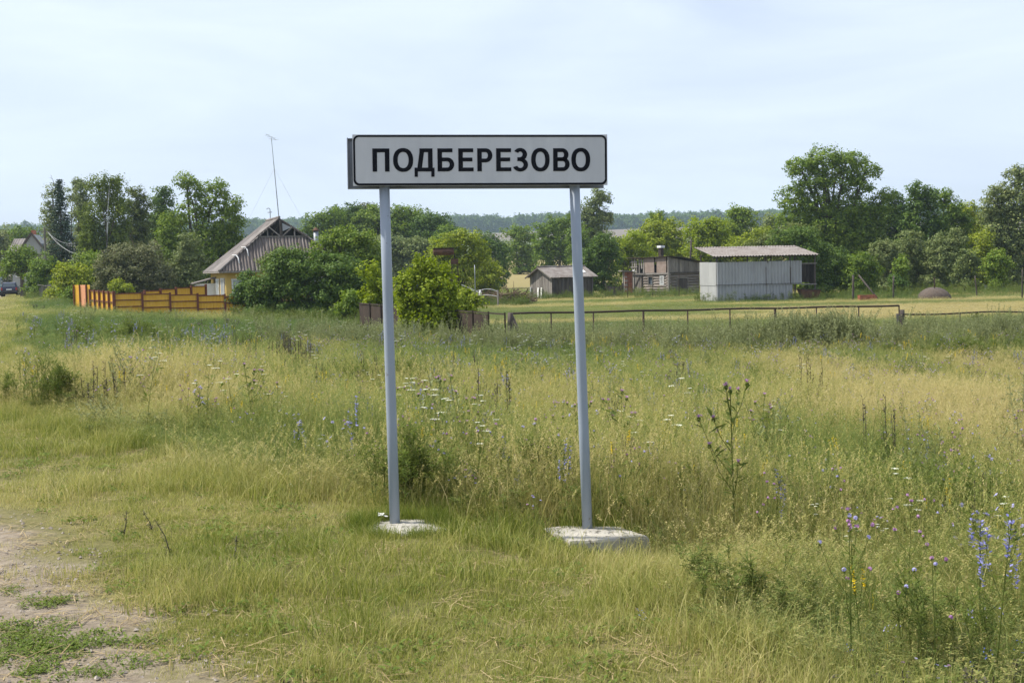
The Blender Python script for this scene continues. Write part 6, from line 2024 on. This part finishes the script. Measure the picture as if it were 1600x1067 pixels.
# denser green patches of herbs within the dry grass
for u, v, rx_, ry_, n, h0, ww0, kd_ in ((1440, 850, .75, .9, 210, .95, 1.0, 'forb'), (1540, 860, .5, .8, 130, 1.0, 1.0, 'forb'), (1330, 840, .5, .6, 70, .8, 1.0, 'forb'), (90, 640, .55, .8, 60, 1.15, 1.1, 'forb'), (5, 630, .4, .7, 18, .9, 1.1, 'forb'),
                                   (560, 625, 1.5, 1.6, 170, 1.15, 1.3, 'forb'), (640, 620, .9, 1.2, 80, 1.2, 1.2, 'forb'), (450, 590, 1.0, 1.5, 16, 1.1, 1.0, 'dark'), (210, 545, 2.2, 2.5, 150, 1.4, 1.8, 'forb'), (1180, 960, .5, .25, 20, .5, .8, 'forb'), (1110, 930, .4, .2, 12, .45, .8, 'forb'),
                                   (1050, 720, .5, .5, 40, .9, 1.0, 'forb'), (1190, 740, .7, .7, 60, 1.0, 1.0, 'forb'), (640, 790, .35, .5, 60, .9, .9, 'forb'), (830, 780, .5, .5, 60, .9, .9, 'forb'), (1440, 1040, .40, .35, 16, .8, .8, 'forb'), (1500, 560, 2.5, 1.6, 120, 1.2, 1.6, 'forb'), (1280, 545, 3.0, 1.4, 150, 1.3, 1.6, 'worm'), (1200, 620, 1.2, 1.2, 60, 1.0, 1.2, 'forb')):
    c = hit(u, v); a = RNG.uniform(0, 6.283, n); q = np.abs(RNG.normal(0, .55, n))
    xx, yy = c.x + np.cos(a) * q * rx_, c.y + np.sin(a) * q * ry_
    ok = ~inside_slabs(xx, yy, 1.15); xx, yy = xx[ok], yy[ok]; n = len(xx)
    XS.append(xx); YS_.append(yy); ID_.append(pick(kd_, n)); TI_.append(np.full(n, .2)); ww = ww0 * RNG.uniform(.8, 1.2, n)
    SC_.append(np.stack([ww, ww, h0 * RNG.uniform(.7, 1.15, n)], 1))
x, y = np.concatenate(XS), np.concatenate(YS_)
P = np.stack([x, y, gz(x, y)], 1); n = len(x)
scatter('meadow_grass', MP, P, RNG.uniform(0, 6.283, n), RNG.normal(0, .07, n), np.concatenate(SC_), np.concatenate(ID_), np.concatenate(TI_),
        'tall uncut meadow of dry grass stalks and green weeds', 'meadow')
print('MEADOW', n)

# --- small flowers strewn through the meadow, too many to count
items = []; kinds = {}
reg('knap', forb_knap, 4); reg('blue', bugloss, 4); reg('white', umbel, 3); reg('yellow', yellow_spike, 3); reg('thistle', thistle, 2); reg('pale', lambda: chicory(col='pale'), 3)
FP = make_protos('flower', items)
XS, YS_, ID_, SC_ = [], [], [], []
for (a, b, dens, sw) in ((4.6, 12, 2.6, 1.0), (12, 22, 2.0, 1.2), (22, 40, 1.0, 1.5), (40, 47, .4, 1.8)):
    x, y = sample(a, b, dens); fe = field_edge(x, y)
    ok = (fe > .25) & ~inside_slabs(x, y, 1.5); x, y = x[ok], y[ok]; n = len(x)
    f1, f2 = vnoise(x, y, 4, 51), vnoise(x, y, 3, 52)
    left = ss(0, -2.5, x - .1 * y * 0)
    w = np.stack([.42 + .5 * (f1 > .5), .10 + .55 * left * (f2 > .45), .07 + .16 * left, .14 + .42 * (f2 < .4), .08 * ((y < 14) & (y > 8)) + 0 * x, .22 * (y > 6.5) + 0 * x], 1)
    w /= w.sum(1, keepdims=True)
    c = np.cumsum(w, 1); r = RNG.random(n)[:, None]
    kd = (r > c).sum(1).clip(0, 5)
    names = ['knap', 'blue', 'white', 'yellow', 'thistle', 'pale']
    id_ = np.zeros(n, int)
    for i, nm in enumerate(names): id_ = np.where(kd == i, pick(nm, n), id_)
    XS.append(x); YS_.append(y); ID_.append(id_); s_ = RNG.uniform(.75, 1.05, n)
    SC_.append(np.stack([s_ * sw, s_ * sw, s_ * RNG.uniform(.85, 1.1, n)], 1))
x, y = np.concatenate(XS), np.concatenate(YS_); n = len(x)
scatter('meadow_flowers', FP, np.stack([x, y, gz(x, y)], 1), RNG.uniform(0, 6.283, n), RNG.normal(0, .06, n), np.concatenate(SC_), np.concatenate(ID_), np.full(n, .4),
        'small pink, blue, white and yellow wild flowers strewn through the meadow', 'wild flowers')
print('FLOWERS', n)

# ------------------------------------------------------------------ far wood along the hill crest
items = []
for k_ in range(6):
    C, Nn, _ = lobes_leaves([((0, 0, U(8, 10)), (U(4, 5.5), U(4, 5.5), U(5, 7))), ((U(-2, 2), U(-2, 2), U(4, 6)), (5, 5, 4.5))], 1.3, 1.1, 1.6, fill=.3)
    items.append(leaf_mesh('far_tree', C, Nn, 1.3, LEAF['dark'], .8))
FC = bpy.data.collections.new('far_wood_trees')
for i, me in enumerate(items):
    FC.objects.link(bpy.data.objects.new('far_wood_tree_%d' % i, me))
n = 6500
x = RNG.uniform(-760, 760, n); y = RNG.uniform(1205, 1330, n) + (vnoise(x, x * 0, 240, 61) - .5) * 90
s_ = RNG.uniform(.85, 1.12, n)
z = gz(x, y)
scatter('distant_wood', FC, np.stack([x, y, z], 1), RNG.uniform(0, 6.283, n), np.zeros(n), np.stack([s_, s_, s_ * RNG.uniform(.9, 1.08, n)], 1), RNG.integers(0, 6, n), np.full(n, .5),
     'blue green wood along the distant hill crest', 'wood')

# ------------------------------------------------------------------ single plants that stand out
def pl_obj(pl, name, parent, k):
    me = pl.mesh(name)
    o = bpy.data.objects.new(name, me); COL.objects.link(o); o.parent = parent; o.scale = k
    return o
def single(name, label, cat, u, v_top, Y, fn, group=None, wide=1.0, head='flower_head'):
    """one plant whose top is seen at (u, v_top) and which stands at depth Y"""
    f = foot(u, Y); top = at(u, v_top, Y)
    res = fn(True) if fn not in (forb_green, shrubby, dry_dark) else fn()
    stem, heads = res if isinstance(res, tuple) else (res, [])
    if not isinstance(heads, list): heads = [heads]
    zm = max(p[2] for q in [stem] + heads for p in q.v)
    s_ = max(.12, top.z - f.z) / zm
    o = empty(name, f, U(0, 6.28), label, cat, group)
    pl_obj(stem, 'stem', o, (s_ * wide, s_ * wide, s_))
    for q in heads:
        if q.v: pl_obj(q, head, o, (s_ * wide, s_ * wide, s_))
    return o
random.seed(23)
G = 'thistles around the sign'
for u, v, Y, lab in ((783, 677, 10.0, 'pink thistle midway between the two sign posts, tallest there'), (832, 690, 9.7, 'pink thistle just left of the right sign post'),
                     (878, 716, 9.1, 'low pink thistle close in front of the right sign post'), (722, 712, 9.3, 'pink thistle right of the left sign post'),
                     (596, 690, 9.6, 'pink thistle touching the left side of the left sign post'), (974, 702, 9.8, 'pink thistle right of the right sign post'),
                     (945, 690, 10.6, 'pink thistle close behind the right sign post'), (540, 700, 9.8, 'budding thistle among the white umbels left of the sign')):
    single('thistle', lab, 'thistle', u, v, Y, thistle, G)
G = 'white umbel flowers'
for u, v, Y, lab in ((478, 672, 11.2, 'white umbel leftmost of the cluster left of the sign'), (505, 684, 10.6, 'white umbel in the middle of the cluster left of the sign'), (528, 676, 11.4, 'white umbel nearest the left sign post'),
                     (282, 664, 13.6, 'large white umbel beside the brown dock spikes on the left'), (225, 668, 14.8, 'small white umbel farthest left in the meadow edge'), (345, 706, 12.0, 'white umbel right of the brown dock spikes'),
                     (430, 722, 10.6, 'low white umbel between the dock spikes and the sign'), (456, 780, 9.2, 'white umbel at the edge of the mown grass'),
                     (1411, 730, 8.6, 'large white umbel highest in the green patch on the right'), (1428, 782, 7.9, 'white umbel below the large one on the right'), (1380, 820, 7.4, 'flat white umbel low on the right'),
                     (1332, 822, 7.5, 'small flat white umbel left of the low one on the right'), (1572, 778, 7.8, 'white umbel near the right edge of the picture'), (1546, 826, 7.3, 'small white umbel under the one near the right edge'), (1268, 786, 8.0, 'white umbel leftmost of those on the right')):
    single('umbel_flower', lab, 'wild carrot', u, v, Y, umbel, G)
G = 'blue bugloss spikes'
for u, v, Y, lab in ((471, 655, 11.0, 'tall blue bugloss rising through the white umbels'), (183, 676, 14.6, 'short blue bugloss at the corner of the mown verge'), (420, 722, 10.9, 'blue bugloss left of the sign beside the verge'), (398, 708, 11.6, 'slender blue bugloss farther left by the verge'),
                     (812, 728, 9.2, 'blue bugloss between the sign posts'), (738, 726, 9.6, 'blue bugloss right of the left sign post'), (250, 560, 21.0, 'blue bugloss in the far left of the meadow'), (152, 586, 19.0, 'blue bugloss beside the dark nettles')):
    single('bugloss', lab, 'bugloss', u, v, Y, bugloss, G, head='flower_spike')
G = 'blue chicory flowers'
for u, v, Y, lab in ((1330, 1008, 5.15, 'bright blue chicory at the bottom, left of the green bush'), (1545, 1012, 5.1, 'deep blue chicory at the bottom right corner'), (1592, 995, 5.25, 'blue chicory cut by the right edge'), (1520, 1040, 4.95, 'lowest blue chicory at the bottom edge'), (1000, 962, 5.7, 'tiny blue chicory in the mown grass below the right slab')):
    single('chicory', lab, 'chicory', u, v, Y, chicory, G)
pale = lambda parts=True: chicory(True, 'pale')
for u, v, Y, lab in ((1393, 968, 5.4, 'pale blue scabious left of the green bush'), (1505, 948, 5.5, 'pale lilac scabious right of the green bush'), (1548, 945, 5.6, 'lilac scabious near the right edge')):
    single('scabious', lab, 'scabious', u, v, Y, pale, 'pale scabious flowers')
for u, v, Y, lab in ((1360, 925, 5.7, 'yellow toadflax above the bright blue chicory'), (1385, 1010, 5.15, 'yellow toadflax at the bottom beside the chicory'), (1437, 762, 8.2, 'yellow toadflax in the green patch on the right'), (1352, 972, 5.4, 'yellow toadflax left of the pale blue scabious'), (1200, 896, 6.5, 'yellow flower alone in the dry grass right of the slab'), (1562, 790, 7.8, 'yellow toadflax by the right edge')):
    single('toadflax', lab, 'toadflax', u, v, Y, yellow_spike, 'yellow toadflax', .6, 'flower_spike')
for u, v, Y, w, lab in ((1530, 736, 8.3, .55, 'tall grey mullein spikes in the green patch on the right'), (1484, 765, 8.1, .6, 'shorter grey mullein spikes left of the tall ones'), (330, 648, 13.2, .55, 'dry brown dock spikes left of the sign'), (304, 652, 13.6, .5, 'smaller dry dock spikes left of the brown ones'),
                        (455, 552, 21.5, .8, 'dark mullein spikes far out in the meadow, left of the sign'), (500, 565, 20.5, .8, 'dark mullein spikes behind the left sign post')):
    single('mullein', lab, 'mullein', u, v, Y, mullein, 'dark mullein and dock spikes', w, 'spike')
# nettle clumps and leafy weeds
for u, v, Y, w, lab in ((58, 578, 18.4, 1.2, 'dark green nettles at the left edge of the meadow'), (92, 572, 18.0, 1.2, 'tallest dark green nettles by the verge on the left'), (120, 590, 17.4, 1.2, 'dark green nettles, rightmost of the left clump'), (12, 600, 18.6, 1.1, 'dark nettles cut by the left edge'),
                        (1450, 940, 5.35, .9, 'bushy green knapweed plant at the bottom right'), (1425, 965, 5.3, .7, 'smaller green weed left of the bushy knapweed'),
                        (1120, 905, 6.5, .8, 'dark green weed in the hollow right of the slab'), (1225, 905, 6.3, .8, 'second dark green weed in the hollow, farther right'),
                        (1420, 770, 8.2, 1.2, 'leafy green weeds under the large umbel'), (1500, 800, 7.8, 1.2, 'leafy green weeds under the grey mullein'), (1340, 790, 8.2, 1.2, 'leafy green weeds left of the large umbel'), (1560, 830, 7.5, 1.1, 'leafy green weeds near the right edge'),
                        (1215, 690, 10.4, 1.0, 'dark upright weed in the middle right of the meadow'), (962, 740, 8.9, .5, 'dark stalk standing just right of the right post'), (1160, 700, 10.0, .8, 'dark leafy weed left of the upright one')):
    single('leafy_weed', lab, 'weed', u, v, Y, shrubby, 'green weeds in the meadow', w)
# dead stalks lying and standing on the mown verge
for u, v, ub, vb, lab in ((197, 797, 192, 838, 'dead brown dock stalk standing on the verge, leftmost'), (224, 800, 240, 832, 'thin dead dock stalk second from the left on the verge'), (242, 812, 268, 868, 'leaning dead dock stalk with dark seed heads on the verge'), (370, 838, 366, 872, 'dead forked stalk on the verge, rightmost')):
    b = hit(ub, vb); t_ = at(u, v, b.y + .05)
    o = empty('dead_stalk', b, 0, lab, 'dead stalk', 'dead stalks on the verge')
    pl = PL(); d = t_ - b
    pts = [Vector((0, 0, -.02)), d * .5 + Vector((U(-.02, .02), 0, U(-.01, .02))), d]
    pl.stem(pts, .005, GD)
    pl_obj(pl, 'stem', o, (1, 1, 1))
    hd = PL()
    for k_ in range(34):
        t2 = U(.1, 1) if U(0, 1) < .6 else U(.0, .3); az = U(0, 6.28); hd.leaf(d * t2, (math.cos(az), math.sin(az), U(-.6, .6)), U(.012, .032), .010, GD)
    pl_obj(hd, 'seed_head', o, (1, 1, 1))
b0, b1 = hit(158, 880), hit(272, 873)
pl = PL(); pl.stem([Vector((0, 0, .02)), (b1 - b0) * .5 + Vector((0, 0, .05)), (b1 - b0) + Vector((0, 0, .03))], .005, GD)
o = bpy.data.objects.new('fallen_stalk', pl.mesh('fallen_stalk')); COL.objects.link(o); o.location = b0
tag(o, 'dry stalk lying across the edge of the bare track', 'dead stalk')
